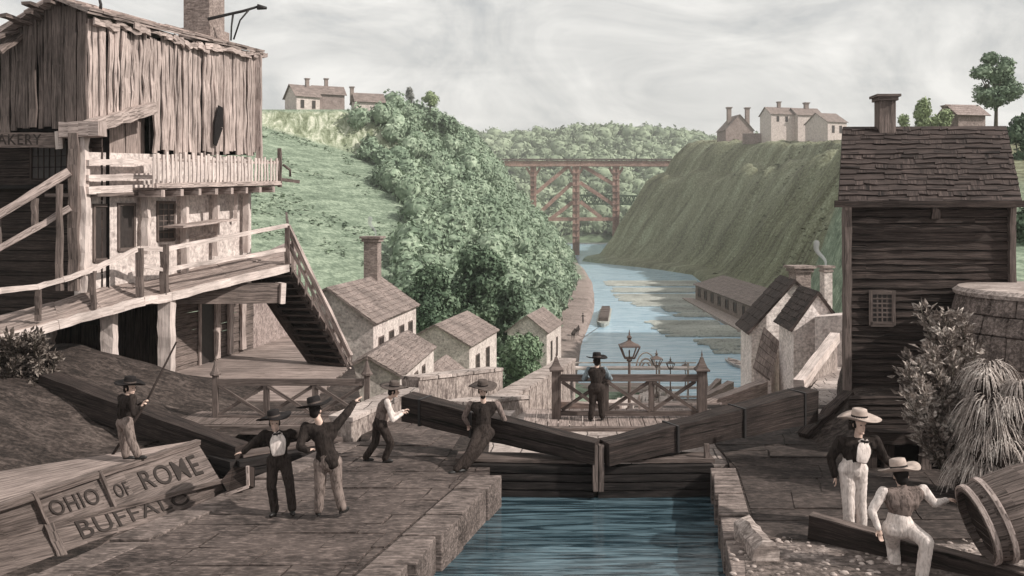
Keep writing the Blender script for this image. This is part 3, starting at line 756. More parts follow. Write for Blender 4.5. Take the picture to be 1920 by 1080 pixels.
# slit hole in boards
mb = MB(); a = Bp(414,200,.16); m_ = Bp(410,235,.16); b = Bp(403,272,.16); mb.beam(a,m_,.3,.03,tuple(bn),.52,.03); mb.beam(m_,b,.52,.03,tuple(bn),.18,.03); mb.build('broken_opening', M['black'], bk)
# beam under the gable and porch
mb = MB(); mb.rough([Bp(160,240,.15),Bp(284,202,.15)], .36,.34,.05,9); mb.build('porch_beam', M['lit_wood'], bk)
mb = MB(); mb.rough([P(118,244,24.8),P(192,242,24.6)], .4,.42,.04,4); mb.build('beam_end', M['lit_wood'], bk)
mb = MB(); mb.rough([P(141,250,24.6),P(141,545,24.6)], .26,.3,.03,10); mb.build('corner_post', M['mid_wood'], bk)
mb = MB(); mb.rough([P(157,250,24.75),P(157,548,24.75)], .2,.3,.05,12); mb.build('corner_post', M['white_wood'], bk)
mb = MB(); hboards(mb, BC-bn*.55-bu*0+V(0,0,0), BC-bn*.55+bu*(sM+.3), 6.0, 8.5, .28,.05); mb.build('porch_wall', M['mid_wood'], bk)
mb = MB(); vboards(mb, BC-bn*.45+bu*1.3, BC-bn*.45+bu*(sM+.2), lambda t:6.0, lambda t:8.5, .5,.04,0); mb.build('porch_panel', M['deck_wood'], bk)
# shutters
c0 = BC-bn*.46+bu*.68; c0.z = 7.05; win_mb(c0, bu, 1.0, 1.0, bn, 2, 6, t=bk, frame=M['dark_wood'], fw=.1)
# shady front of the lower storeys
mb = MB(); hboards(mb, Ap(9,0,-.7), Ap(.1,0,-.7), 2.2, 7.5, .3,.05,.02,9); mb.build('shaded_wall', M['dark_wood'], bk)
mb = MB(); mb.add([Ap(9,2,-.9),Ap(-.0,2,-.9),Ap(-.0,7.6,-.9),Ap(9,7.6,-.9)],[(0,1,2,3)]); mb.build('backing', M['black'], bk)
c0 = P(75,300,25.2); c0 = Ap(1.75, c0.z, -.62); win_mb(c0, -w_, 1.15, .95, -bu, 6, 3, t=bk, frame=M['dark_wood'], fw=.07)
# BAKERY sign
sg = thing('sign_board', 'timber BAKERY sign board with dark capitals hanging under the gable', 'sign', tuple(P(60,262,24.9)))
a, b = P(118,263,24.95), P(-75,263,25.5); mb = MB(); mb.rough([b,a], .16, .42, .012, 8); mb.build('board', M['mid_wood'], sg)
mb = MB(); mb.rough([P(106,263,24.82),P(114,263,24.9)], .24,.48,.02,2); mb.build('end_cap', M['white_wood'], sg)
dv = (a-b).normalized(); zz = V(0,0,1); nn = dv.cross(zz).normalized()
TM = lambda c, x, y: Matrix.Translation(c) @ Matrix((x.normalized(), y.normalized(), x.cross(y).normalized())).transposed().to_4x4()
text('lettering', 'BAKERY', M['letter'], .42, TM(P(33,263,25.2)+nn*.1, dv, zz), sg)
# storey two: plaster wall, openings, posts
s0, s1 = .1, Bs(471,-.12)
mb = MB(); q0 = BC-bn*.12+bu*s0; q1 = BC-bn*.12+bu*s1
mb.hexa([q0+V(0,0,2.4)-bn*0,q1+V(0,0,2.6),q1-bn*.4+V(0,0,2.6),q0-bn*.4+V(0,0,2.4)],[q0+V(0,0,6.9),q1+V(0,0,7.3),q1-bn*.4+V(0,0,7.3),q0-bn*.4+V(0,0,6.9)])
mb.build('plaster_wall', M['plaster'], bk)
for (x0,x1,y0,y1,nx,nz) in ((177,199,388,484,1,1),(223,249,386,464,1,1),(296,324,382,446,3,6)):
    a = Bp(x0,(y0+y1)/2,-.12); b = Bp(x1,(y0+y1)/2,-.12); c = (a+b)/2; h = (y1-y0)/F*c.y
    win_mb(c+bn*.0, bu, (b-a).length, h, bn, nx, nz, t=bk, frame=M['rail_wood'], fw=.09)
for (px,y0,y1,w) in ((273,358,476,.2),(346,362,520,.2),(405,352,480,.18),(462,350,474,.2),(442,352,410,.12)):
    mb = MB(); mb.rough([Bp(px,y0,.1),Bp(px,y1,.1)], w,w,.03,7); mb.build('wall_post', M['white_wood'], bk)
mb = MB(); mb.rough([Bp(325,425,.45),Bp(428,412,.45)], .7,.07,.015,5); mb.rough([Bp(352,445,.1),Bp(405,437,.1)], .1,.1,.02,4)
mb.build('shelf', M['lit_wood'], bk)
# picket balcony
bal = MB(); a = Bp(288,352,.95); b = Bp(524,346,.95); d = b-a; n = 34
za, zb_ = lambda t: lerp(a.z,b.z,t), 0
for k in range(n+1):
    t = k/n; p = a+d*t; h = lerp(1.02,.92,t)+random.uniform(-.05,.08); g = random.uniform(-.02,.02)
    bal.rough([p, p+V(g,g,h)], .035, .105, .012, 3, up=tuple(bu))
bal.build('balcony_pickets', M['white_wood'], bk)
bl_ = [o for o in bk.children if o.name.startswith('picket')]
mb = MB(); off = bn*.05
mb.rough([a+off+V(0,0,.06),b+off+V(0,0,.06)], .09,.15,.02,12); mb.rough([a-off*.6+V(0,0,.82),b-off*.6+V(0,0,.8)], .05,.08,.015,12); mb.build('balcony_rail', M['lit_wood'], bk)
mb = MB(); f0, f1 = Bp(288,352,.95), b; 
mb.hexa([a-bn*.95+V(0,0,-.06),a+V(0,0,-.06),b+V(0,0,-.06),b-bn*.95+V(0,0,-.06)],[a-bn*.95,a,b,b-bn*.95]); mb.build('balcony_floor', M['mid_wood'], bk)
mb = MB()
for k in range(8):
    p = a+d*(k+.3)/8; mb.rough([p-bn*1.0+V(0,0,-.17), p+bn*.12+V(0,0,-.17)], .16,.2,.015,2)
mb.build('balcony_joist', M['lit_wood'], bk)
mb = MB(); mb.rough([b+V(0,0,-.1),b+V(0,0,1.35)], .14,.14,.03,6); mb.tube([b+V(.1,.1,.75),b+V(.35,.2,.55),b+V(.35,.2,.3)],.05,6); mb.rough([b+V(.0,.1,.2),b+V(.65,.4,.12)],.16,.12,.02,3)
mb.rough([b-bn*.9+V(0,0,.1),b+V(0,0,.1)],.08,.12,.02,3); mb.rough([b-bn*.9+V(0,0,.85),b+V(0,0,.85)],.06,.08,.02,3)
mb.build('balcony_post', M['mid_wood'], bk)
for y0, y1, w in ((305,303,.16),(333,331,.16),(357,352,.22)):
    mb = MB(); mb.rough([Bp(163,y0,.2),Bp(286,y1,.2)], .12,w,.03,6); mb.build('porch_rail', M['white_wood'], bk)
mb = MB(); mb.slab([BC+bn*.3+V(0,0,5.75),BC+bn*.3+bu*(sM+.4)+V(0,0,5.9),BC-bn*1.4+bu*(sM+.4)+V(0,0,5.9),BC-bn*1.4+V(0,0,5.75)], .1); mb.build('porch_floor', M['mid_wood'], bk)
mb = MB(); mb.slab([BC-bn*.4+bu*.1+V(0,0,6.0),BC-bn*.4+bu*sE+V(0,0,6.1),BC-bn*5+bu*sE+V(0,0,6.1),BC-bn*5+bu*.1+V(0,0,6.0)], .1); mb.build('inner_floor', M['black'], bk)
# steep rails of the ramp on the shaded side
rp = thing('ramp_railing', 'steep rough railing climbing past the dark shaded end of the bakery at the far left', 'railing', (-13.5,24.3,3.5))
for (x0,y0,x1,y1,w) in ((-40,425,130,322,.22),(-40,488,132,390,.16)):
    mb = MB(); mb.rough([P(x0,y0,23.6),P(x1,y1,24.4)], .15,w,.03,7); mb.build('rail', M['lit_wood'], rp)
for (px,y0,y1) in ((66,372,430),(112,345,545),(-5,410,470)):
    mb = MB(); mb.rough([P(px,y0,24.1),P(px,y1,24.1)], .13,.16,.03,4); mb.build('rail_post', M['mid_wood'], rp)
# ---------------------------------------------------------------- raised walkway with stairs
wk = thing('raised_walkway', 'raised plank walkway on rough timber posts running along the front of the bakery', 'walkway', (-11,27,0))
EX = [(-60,648,21.8),(0,628,22.6),(110,600,24),(270,556,26),(320,548,26.8),(540,496,31.5)]
BX = [(-60,600,25.0),(0,592,25.2),(100,570,25.0),(170,540,25.2),(300,520,29.0),(537,466,35.5)]
def pl(tab, x): return P(x, itp(x,[(a,b) for a,b,c in tab]), itp(x,[(a,c) for a,b,c in tab]))
fr = [pl(EX,x) for x in (-60,0,110,190,270,320,430,540)]; bx = [P(*q) for q in ((-60,606,24.2),(0,592,24.6),(100,566,24.9),(168,544,25.0),(235,524,27.2),(300,508,29.3),(400,487,31.8),(537,462,35.2))]
nb = 8
for j in range(1):
    mb = MB()
    for k in range(nb):
        for i in range(len(fr)-1):
            q = [fr[i].lerp(bx[i],k/nb+.012),fr[i+1].lerp(bx[i+1],k/nb+.012),fr[i+1].lerp(bx[i+1],(k+1)/nb-.012),fr[i].lerp(bx[i],(k+1)/nb-.012)]
            h = random.uniform(-.015,.03)
            mb.hexa([p+V(0,0,-.09) for p in q],[p+V(0,0,h) for p in q])
    mb.build('deck', M['deck_wood'], wk)
mb = MB()
for i in range(len(fr)-1): mb.rough([fr[i]+V(0,-.05,-.12),fr[i+1]+V(0,-.05,-.12)], .16,.24,.03,4)
mb.build('edge_beam', M['white_wood'], wk)
mb = MB(); mb.rough([P(240,550,27.6),P(527,549,31.0)], .5,.66,.015,8); mb.build('girder', M['mid_wood'], wk)
mb = MB(); mb.rough([P(521,549,30.8),P(530,549,30.9)], .56,.7,.015,2); mb.build('girder_end', M['white_wood'], wk)
TR = [(-60,560),(0,545),(70,538),(118,524),(165,508),(215,487),(262,465),(308,468),(345,460),(540,423)]
def ey(px): return itp(px,[(a,c) for a,b,c in EX])
mb = MB()
for (x0,y0),(x1,y1) in zip(TR[:-1],TR[1:]): mb.rough([P(x0,y0,ey(x0)),P(x1,y1,ey(x1))], .1,.13,.02,3)
mb.build('handrail', M['white_wood'], wk)
for px,y0,y1,w in ((72,543,602,.12),(175,508,582,.12),(262,465,556,.17),(308,458,552,.2),(539,423,498,.14)):
    mb = MB(); mb.rough([P(px,y0,ey(px)),P(px,y1,ey(px))], w,w,.025,5); mb.build('rail_post', M['rail_wood'], wk)
mb = MB(); mb.rough([P(266,498,26),P(308,506,26.6)],.07,.1,.02,3); mb.rough([P(308,506,26.6),P(538,468,31.5)],.07,.13,.03,8); mb.build('mid_rail', M['white_wood'], wk)
mb = MB(); mb.rough([P(540,424,31.5),P(537,400,35.2)],.08,.1,.02,3); mb.build('handrail', M['rail_wood'], wk)
for px,y0,y1,Y,w,mt in ((92,603,712,28.3,.3,'lit_wood'),(205,580,742,25.8,.36,'white_wood'),(312,553,728,26.9,.38,'white_wood'),(198,582,738,26.1,.22,'dark_wood'),(303,553,724,27.15,.22,'dark_wood'),(88,603,708,28.6,.2,'dark_wood')):  # dark second timber on each leg paints its shaded side
    mb = MB(); mb.rough([P(px,y0,Y),P(px,y1,Y)], w,w,.035,9); mb.build('leg', M[mt], wk)
# staircase down to the lock
st = thing('staircase', 'steep dark timber staircase dropping from the walkway corner to the lock side', 'stairs', (-6,31,0))
tr_, br_ = P(540,500,32.3), P(655,690,30.5); tl_, bl2 = tr_-V(1.45,-.1,0), br_-V(1.3,-.7,0)
mb = MB(); n = 15
for k in range(n):
    t = (k+.5)/n; a = tl_.lerp(bl2,t); b = tr_.lerp(br_,t); mb.rough([a,b], .36,.07,.008,2)
    mb.rough([a+V(0,.17,.11),b+V(0,.17,.11)], .05,.2,.006,2)
mb.build('tread', M['dark_wood'], st)
for a, b in ((tr_,br_),(tl_,bl2)):
    mb = MB(); mb.rough([a+V(0,0,-.05),b+V(0,0,-.02)], .1,.34,.02,8); mb.build('stringer', M['rail_wood'] if a==tr_ else M['dark_wood'], st)
a, b = P(540,424,31.8), P(657,668,30.45)
mb = MB(); mb.rough([a,b], .12,.16,.025,9); mb.rough([a.lerp(b,.02)+V(0,0,-.55),b+V(0,0,-.45)], .07,.09,.02,9); mb.build('handrail', M['lit_wood'], st)
mb = MB(); mb.slab([tl_+V(0,.2,-.12),tr_+V(0,.2,-.12),br_+V(0,.2,-.1),bl2+V(0,.2,-.1)][::-1],.04); mb.build('soffit', M['dark_wood'], st)
for k in range(9):
    t = .08+.9*k/8; lo = tr_.lerp(br_,t); hi = a.lerp(b,t)
    mb = MB(); mb.rough([lo,hi], .1,.1,.02,4); mb.build('baluster', M['lit_wood'], st)
# ground-floor wall under the walkway
mb = MB(); vboards(mb, (-19,29.6), (-11.3,29.2), lambda t:-.05, lambda t:3.1, .34,.06,.02); 
gw = thing('store_room', 'shadowy plank store room under the walkway with one tall doorway', 'building', (-11,33,0))
mb.build('front_wall', M['dark_wood'], gw)
mb = MB(); mb.add([(-20,29.9,-.1),(-11.2,29.9,-.1),(-11.2,29.9,3.0),(-20,29.9,3.0)],[(0,1,2,3)]); mb.build('backing', M['black'], gw)
a = G(298,708); b = G(475,655); c = G(556,624)
mb = MB(); hboards(mb, (a.x,a.y), (b.x,b.y), -.05, 3.2, .26,.05,.03,9); mb.build('side_wall', M['mid_wood'], gw)
mb = MB(); dd = (c-b).normalized(); nn2 = V(dd.y,-dd.x,0); mb.hexa([b+V(0,0,-.1),c+V(0,0,-.1),c-nn2*.3+V(0,0,-.1),b-nn2*.3+V(0,0,-.1)],[b+V(0,0,3.4),c+V(0,0,4.0),c-nn2*.3+V(0,0,4),b-nn2*.3+V(0,0,3.4)]); mb.build('end_wall', M['plaster_dk'], gw)
dw = (b-a).normalized(); dn = V(dw.y,-dw.x,0)
def Wp(px,py,out=.06):
    k=(px-960)/F; bb=a+dn*out; s=(k*bb.y-bb.x)/(dw.x-dw.y*k); p=bb+dw*s; p.z=EYE-(py-HZ)/F*p.y; return p
p_, q_ = Wp(376,622), Wp(401,622); win_mb((p_+q_)/2, dw, (q_-p_).length, 2.15, dn, 1, 1, t=gw, frame=M['lit_wood'], fw=.12)
for px in (407,432,456):
    mb = MB(); mb.rough([Wp(px,565,.1),Wp(px,672-(px-407)*.35,.1)], .1,.3,.02,5, up=tuple(dw)); mb.build('wall_plank', M['lit_wood'], gw)
mb = MB()
for k in range(46):
    y = 25.2+.3*k; x0 = -12.5+.19*(y-25); x1 = -5.5+random.uniform(-.05,.05)-max(0,(y-30.5))*.24 + (.0 if y>26 else 0)
    mb.rough([V(x0,y,.0),V(x1,y,.0)], .28,.06,.012,5)
    if y > 39: break
tag(mb.build('boardwalk', M['deck_wood'], None), 'wide weathered boardwalk floor in front of the store room beneath the stairs', 'boardwalk')
mb = MB(); mb.prism([(-60,33.0),(-6.1,33.0),(-7.9,40.5),(-60,40.5)], -7, -.06); struct(mb, 'west_yard_ground', M['earth'])
# earth bank with scrub, far left
def bankh(X, Y):
    e = (-X) - (10.6-.39*(Y-15.6)*.9); return -.05+max(0,e)*.30*min(1,max(0,(28.2-Y)/2.5))+ (.14*mnoise.noise(Vector((X*1.2,Y*1.2,0)))*min(1,max(0,e)))
sheet('earth_bank', np.linspace(-22,-6.5,60), np.linspace(13,28.5,60), lambda X,Y: min(bankh(X,Y),1.5+.2*mnoise.noise(Vector((X,Y,3)))), M['earth'])
# low stone walls
def lowwall(a, b, h, w, name, label, mat, cap=None):
    t = thing(name, label, 'wall', ((a[0]+b[0])/2,(a[1]+b[1])/2,min(a[2],b[2])))
    A, B = Vector(a), Vector(b); mb = MB(); d=(B-A).normalized(); n_=V(d.y,-d.x,0)
    L = (B-A).length; k = max(2,int(L/1.1)); 
    for i in range(k):
        p, q = A.lerp(B,i/k+.003), A.lerp(B,(i+1)/k-.003); mb.hexa([p+n_*w/2-V(0,0,h+.8),q+n_*w/2-V(0,0,h+.8),q-n_*w/2-V(0,0,h+.8),p-n_*w/2-V(0,0,h+.8)],[p+n_*w/2,q+n_*w/2,q-n_*w/2,p-n_*w/2])
    mb.build('stonework', mat, t)
    mb = MB()
    for i in range(k):
        p, q = A.lerp(B,i/k+.004)+V(0,0,.05), A.lerp(B,(i+1)/k-.004)+V(0,0,.05); mb.beam(p,q,w+.08,.1,jit=.008)
    mb.build('capping', cap or mat, t)
    return t
lowwall((-3.95,20.9,.42),(-2.75,24.4,.42),.42,.55,'stone_parapet','low stone parapet behind the man reaching for the balance beam',M['quay_v'],M['pave_lt'])
lowwall((-3.1,27.5,.15),(-.6,33.0,-.5),.9,.6,'stone_parapet','stone parapet below the small gabled outhouse, left of the leaning man',M['quay_v'],M['pave_lt'])
lowwall((-.5,28.5,-.75),(2.6,42,-1.6),1.4,.7,'stone_parapet','sloping stone wall running down beside the round bush to the locks',M['quay_v'],M['quay'])
lowwall((-1.6,24.5,.02),(.2,30,-.9),1.4,.8,'stone_parapet','broad stone wall slab dropping away left of the capped fence post',M['quay_v'],M['pave_lt'])
mb = MB(); mb.prism([(-4.6,24.4),(1.0,24.4),(2.6,33),(-2.6,33)], -7, [-.35,-.4,-2.6,-2.2]); struct(mb, 'cobbled_slope', M['rubble'])

# ---------------------------------------------------------------- lower flight of locks
YG = [36,55,75,97]; ZG = [-3.4,-6.9,-10.6,-14.6]
prevY, prevz = 24.3, -.3
for k,(yg,zg) in enumerate(zip(YG+[118],ZG+[-18.2])):
    y0, y1 = prevY, yg+1.2
    for side in (-1,1):
        mb = MB(); ef = XL if side<0 else XR; o1 = side*(3.2 if side>0 else 3.0)
        q = [(ef(y0),y0),(ef(y1),y1),(ef(y1)+o1,y1),(ef(y0)+o1,y0)]
        if side<0: q = q
        else: q = q[::-1]
        q = q if side<0 else q
        area = sum(q[i][0]*q[(i+1)%4][1]-q[(i+1)%4][0]*q[i][1] for i in range(4))
        if area < 0: q = q[::-1]
        mb.prism(q, zg-9, zg+.02)
        # coping steps along the descent
        for s_ in range(5):
            yy = lerp(y0,y1,s_/5); zz = lerp(prevz, zg+.3, (s_+.6)/5); y2 = lerp(y0,y1,(s_+1)/5)
            xa, xb = ef(yy)+o1*.55, ef(y2)+o1*.55
            qq = [(xa,yy),(xb,y2-.02),(xb+o1*.42,y2-.02),(xa+o1*.42,yy)]
            if side>0: pass
            ar = sum(qq[i][0]*qq[(i+1)%4][1]-qq[(i+1)%4][0]*qq[i][1] for i in range(4))
            if ar < 0: qq = qq[::-1]
            mb.prism(qq, zg-2, zz)
        struct(mb, 'lock_side_wall', M['pale_stone'])
    mb = MB(); mb.add([(XL(y0)-.2,y0-1.2,zg-.9),(XR(y0)+.2,y0-1.2,zg-.9),(XR(y1)+.2,y1,zg-.9),(XL(y1)-.2,y1,zg-.9)],[(0,1,2,3)]) 
    struct(mb, 'lower_lock_water', bpy.data.materials['river_water'])
    if k < 4:
        t = thing('lower_lock_gate', ['topmost of the lower lock gates, just beyond the capped fence','second lower lock gate, half seen through the braces of the fence','third lower lock gate down the flight toward the basin','lowest lock gate, nearest the basin water'][k], 'lock gate', (XL(yg)+2,yg,zg), 'gates of the lower locks')
        mb = MB()
        for j in range(4): mb.rough([V(XL(yg)-.1,yg,zg-1.6+j*.45),V(XR(yg)+.1,yg,zg-1.6+j*.45)], .25,.42,.01,6)
        mb.build('leaf', M['deck_wood'], t)
        mb = MB(); mb.rough([V(XL(yg)-.4,yg+.3,zg+.12),V(XR(yg)+.4,yg+.3,zg+.12)], .7,.09,.01,8); mb.build('walkway', M['deck_wood'], t)
        mb = MB()
        for zz in ((.55,1.0) if k == 0 else ()): mb.rough([V(XL(yg)-.2,yg+.1,zg+zz),V(XR(yg)+.2,yg+.1,zg+zz)], .06,.1,.01,6)
        for s_ in range(5 if k == 0 else 2): mb.rough([V(lerp(XL(yg)-.2,XR(yg)+.2,s_/(4 if k==0 else 1)),yg+.1,zg),V(lerp(XL(yg)-.2,XR(yg)+.2,s_/(4 if k==0 else 1)),yg+.1,zg+1.05)], .1,.1,.01,3)
        mb.build('handrail', M['deck_wood'], t)
        ex, eyy, eY = [(1431,730,38.4),(1370,726,57),(1348,718,77),(1322,712,99)][k]
        mb = MB(); balance(mb, V(XR(yg)-.6,yg+.4,zg+.75), P(ex,eyy,eY), .4,.75,.45); mb.build('balance_beam', M['deck_wood'], t)
        ex, eyy, eY = [(955,757,38.4),(1012,740,57),(1040,735,77),(1062,728,99)][k]
        if k == 0: mb = MB(); balance(mb, V(XL(yg)+.6,yg+.4,zg+.7), P(ex,eyy,eY), .4,.6,.4); mb.build('balance_beam', M['deck_wood'], t)
    prevY, prevz = y1, zg
# basin-side bridge
t = thing('basin_bridge', 'long pale railed footbridge across the foot of the locks', 'footbridge', (15,108,-20))
mb = MB(); mb.rough([P(1072,690,108),P(1318,690,108)], 1.6,.2,.01,10); mb.build('deck', M['white_wood'], t)
mb = MB(); mb.rough([P(1072,680,107.4),P(1305,680,107.4)], .12,.14,.01,10); mb.rough([P(1072,727,107),P(1318,727,107)], .2,.3,.01,10); mb.build('rail', M['white_wood'], t)
for px in (1076,1125,1180,1236,1290,1316):
    mb = MB(); mb.rough([P(px,679,107.5),P(px,760,107.5)], .22,.22,.01,4); mb.build('post', M['white_wood'], t)
t = thing('bridge_arch', 'small round hooped arch rising over the basin footbridge', 'arch', tuple(P(1210,690,109)))
for r, w in ((1.15,.09),(.78,.12),(.45,.1)):
    mb = MB(); c = P(1211,690,109+ (0 if r>1 else .3))
    pts = [c+V(math.cos(a)*r,0,math.sin(a)*r*1.6*(1 if r>1 else .9)) for a in np.linspace(0,math.pi,17)]; mb.tube(pts, w, 6); mb.build('hoop', M['white_wood'], t)
# street lamps
def lamp(loc, label):
    t = thing('street_lamp', label, 'street lamp', loc, 'lanterns stepping down the lock side'); L_ = Vector(loc)
    mb = MB(); mb.lathe(L_, [(.16,0),(.16,.25),(.09,.3),(.075,.5),(.055,2.2),(.05,2.35)], 10); mb.build('pole', M['lamp_iron'], t)
    mb = MB(); mb.lathe(L_+V(0,0,2.3), [(.05,0),(.12,.05),(.12,.1),(.06,.16)], 10); mb.build('collar', M['lamp_iron'], t)
    mb = MB(); z0, z1, a, b = 2.48, 3.02, .20, .41
    for i,j in ((1,1),(1,-1),(-1,1),(-1,-1)): mb.beam(L_+V(i*a,j*a,z0), L_+V(i*b,j*b,z1), .05,.05)
    for zz, r in ((z0,a),(z1,b)):
        for p,q in (((-1,-1),(1,-1)),((1,-1),(1,1)),((1,1),(-1,1)),((-1,1),(-1,-1))): mb.beam(L_+V(p[0]*r,p[1]*r,zz),L_+V(q[0]*r,q[1]*r,zz),.055,.055)
    la = mb.build('lantern', M['lamp_iron'], t)
    mb = MB(); mb.lathe(L_+V(0,0,z1+.03), [(.54,0),(.22,.13),(.1,.2),(.1,.28),(.15,.33),(.1,.4),(.035,.45),(.06,.5),(.03,.55),(.012,.68)], 4, Matrix.Rotation(math.radians(45),3,'Z'), False); mb.build('cap', M['lamp_iron'], la)
    mb = MB(); mb.lathe(L_+V(0,0,z0), [(.03,0),(.035,.3),(.02,.36)], 8); mb.build('burner', M['lamp_iron'], la)
    return t
def lampat(px, ytop, Y, first=None, label=''):
    top = P(px,ytop,Y); loc = (top.x, Y, top.z-3.73)
    return lamp(loc, label) if first is None else copy_tree(first, loc, label)
l1 = lampat(1180,618,40,None,'tallest and nearest street lamp with an open lantern beyond the capped fence')
lampat(1231,655,70,l1,'second street lamp, just right of the hooped arch')
lampat(1257,668,95,l1,'third street lamp, between the lamp by the arch and the smallest lamp')
lampat(1285,675,122,l1,'smallest and farthest street lamp, left of the fence post cap')

# ---------------------------------------------------------------- houses beside the flight
def stoh(C, D): return math.atan2(D[1]-C[1], D[0]-C[0])
M['gable_dk'] = M['plaster_dk']
def fhouse(label, near, Yn, far, Yf, half, zbase, zr, **k):
    A = P(*near, Yn); B = P(*far, Yf); ang = math.atan2(B.y-A.y,B.x-A.x); L = math.hypot(B.x-A.x,B.y-A.y)
    return house('cottage', label, 'house', (A.x,A.y), ang, L, 2*half, zbase, A.z, zr, 'u', **k)
h1 = fhouse('largest cottage with four windows and a tall smoking chimney beside the stairs', (700,603),44,(780,568),52.5,2.3,-4.6,1.55, oh=.2,
     wu=[(1.3,-1.7,.8,1.4),(3.2,-1.65,.8,1.4),(5.3,-1.6,.8,1.35),(7.2,-1.6,.8,1.35)], wv=[(1.4,-2.2,.5,1.0)], chim=[(7.6,2.3,.8,3.75)], nc=9, group='cottages beside the locks')
h2 = fhouse('low cottage in front of the tall one with a row of three small windows', (750,704),37.5,(813,655),45.5,1.35,-3.4,-.75, oh=.15,
     wu=[(1.6,-2.4,.6,.75),(3.4,-2.4,.6,.8),(5.2,-2.4,.6,.8)], nc=7, group='cottages beside the locks')
h3 = fhouse('middle cottage with two windows left of the round bush', (880,648),58,(931,619),66,2.25,-8.0,-2.0, oh=.2,
     wu=[(2.2,-5.0,.95,1.6),(5.2,-4.9,.95,1.5)], nc=8, group='cottages beside the locks')
h4 = fhouse('small outhouse with a slumping shingle roof behind the balance beam end', (850,738),47,(884,715),52,1.5,-6.5,-3.0, oh=.15, nc=6, group='cottages beside the locks', wall=M['plaster_dk'])
h5 = fhouse('farthest cottage at the edge of the towpath beyond the round bush', (1025,622),90,(1052,603),98,2.0,-13.5,-5.0, oh=.25,
     wu=[(2.5,-8.8,.7,1.9),(5.6,-8.8,.7,1.9)], nc=6, group='cottages beside the locks')
# right-hand cottages: gable to the camera
A = P(1409,616,45)
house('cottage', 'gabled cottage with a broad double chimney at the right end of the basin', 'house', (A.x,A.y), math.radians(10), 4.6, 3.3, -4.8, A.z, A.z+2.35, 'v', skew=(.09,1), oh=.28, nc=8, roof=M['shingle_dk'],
      chim=[(2.75,.7,.8,2.4)], wall=M['sun_toned'], group='cottages right of the locks')
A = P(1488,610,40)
house('cottage', 'narrower gabled cottage stepping up beside the stairs, right of the double chimney', 'house', (A.x,A.y), math.radians(12), 2.3, 3.0, -3.6, A.z, A.z+1.45, 'v', skew=(.08,1), oh=.22, nc=7, roof=M['shingle_dk'], wall=M['sun_toned'], group='cottages right of the locks')
t = thing('chimney_stack', 'slender free standing chimney with a wisp of smoke left of the dark house', 'chimney', tuple(P(1549,600,44)))
c = P(1549,600,44); top = P(1549,500,44); mb = MB(); mb.box((c.x,44,(c.z+top.z)/2-.8),(.42,.42,top.z-c.z+1.6),.2); mb.build('shaft', M['plaster'], t)
mb = MB(); mb.box((c.x,44,top.z),(.62,.62,.12),.2); mb.box((c.x,44,top.z-.2),(.5,.5,.1),.2); mb.build('cap', M['brick'], t)
# lean-to roof patch
t = thing('lean_to', 'small shingled lean-to slumped against the gabled cottage below its wall', 'lean-to', tuple(P(1437,665,43)))
mb = MB(); courses(mb, P(1412,688,42.2),P(1444,712,41.6),P(1462,640,43.6),P(1432,612,44.2),6,tile=.35); mb.build('roof', M['shingle'], t)
mb = MB(); mb.hexa([P(1414,760,42.6),P(1446,770,42.2),P(1462,765,44),P(1432,755,44.4)],[P(1414,692,42.6),P(1446,712,42.2),P(1462,648,44),P(1432,618,44.4)]); mb.build('wall', M['plaster'], t)
# walls, parapet and steps of the alley
mb = MB(); mb.hexa([P(1528,760,36),P(1590,770,35),P(1592,740,40),P(1535,735,42)],[P(1528,594,36),P(1592,590,35),P(1592,585,40),P(1535,590,42)])
tag(mb.build('yard_wall', M['plaster'], None), 'pale rendered yard wall between the slender chimney and the dark house', 'wall')
t = thing('stair_parapet', 'sloping pale parapet beside the steps at the foot of the yard wall', 'wall', tuple(P(1530,700,33)))
mb = MB(); mb.rough([P(1498,722,29.5),P(1566,632,33.8)], .34,.34,.02,8); mb.build('coping', M['white_wood'], t)
mb = MB(); mb.hexa([P(1498,790,29.7),P(1505,790,29.6),P(1570,720,33.9),P(1562,720,34)],[P(1498,726,29.7),P(1505,726,29.6),P(1570,638,33.9),P(1562,638,34)]); mb.build('panel', M['quay_v'], t)
mb = MB()
for k in range(17):
    y = 23.2+k*.8; z = .02-.055*k
    e0, e1 = lerp(530,606,k/17)/F, lerp(530,606,(k+1)/17)/F
    mb.prism([(e0*y,y),(.41*y,y),(.41*(y+.8),y+.8),(e1*(y+.8),y+.8)], -4, z)
tag(mb.build('stone_steps', M['pave_lt'], None), 'pale stone steps running up the alley between the cottages and the dark house', 'steps')
# warehouse along the basin
A, B = G(1304,560,-19.2), G(1432,618,-19.2)
ang = math.atan2(A.y-B.y, A.x-B.x); L = math.hypot(A.x-B.x, A.y-B.y)
# wall faces the water: from far end A to near end B
ang2 = math.atan2(B.y-A.y,B.x-A.x)
t = house('warehouse', 'long low warehouse with a row of small windows on the far bank of the basin', 'warehouse', (A.x,A.y), ang2, L, 16, -20.4, -15.0, -12.6, 'u', wall=M['brick'], roof=M['shingle'], oh=.6, nc=6, tile=3,
      wu=[(L*(.08+.115*i),-17.0,2.4 if i<6 else 1.6,1.9) for i in range(8)], nx=1, nz=1, fw=.25)
mb = MB(); d = (B-A).normalized(); nq = V(d.y,-d.x,0)
mb.prism([(A.x-2+nq.x*3,A.y+3+nq.y*3),(B.x+nq.x*5,B.y+nq.y*5),(B.x,B.y),(A.x,A.y)][::-1] if False else [(p.x,p.y) for p in (A+nq*3-d*4,B+nq*5,B,A-d*4)], -21,-19.3)
struct(mb, 'basin_quay', M['quay'])
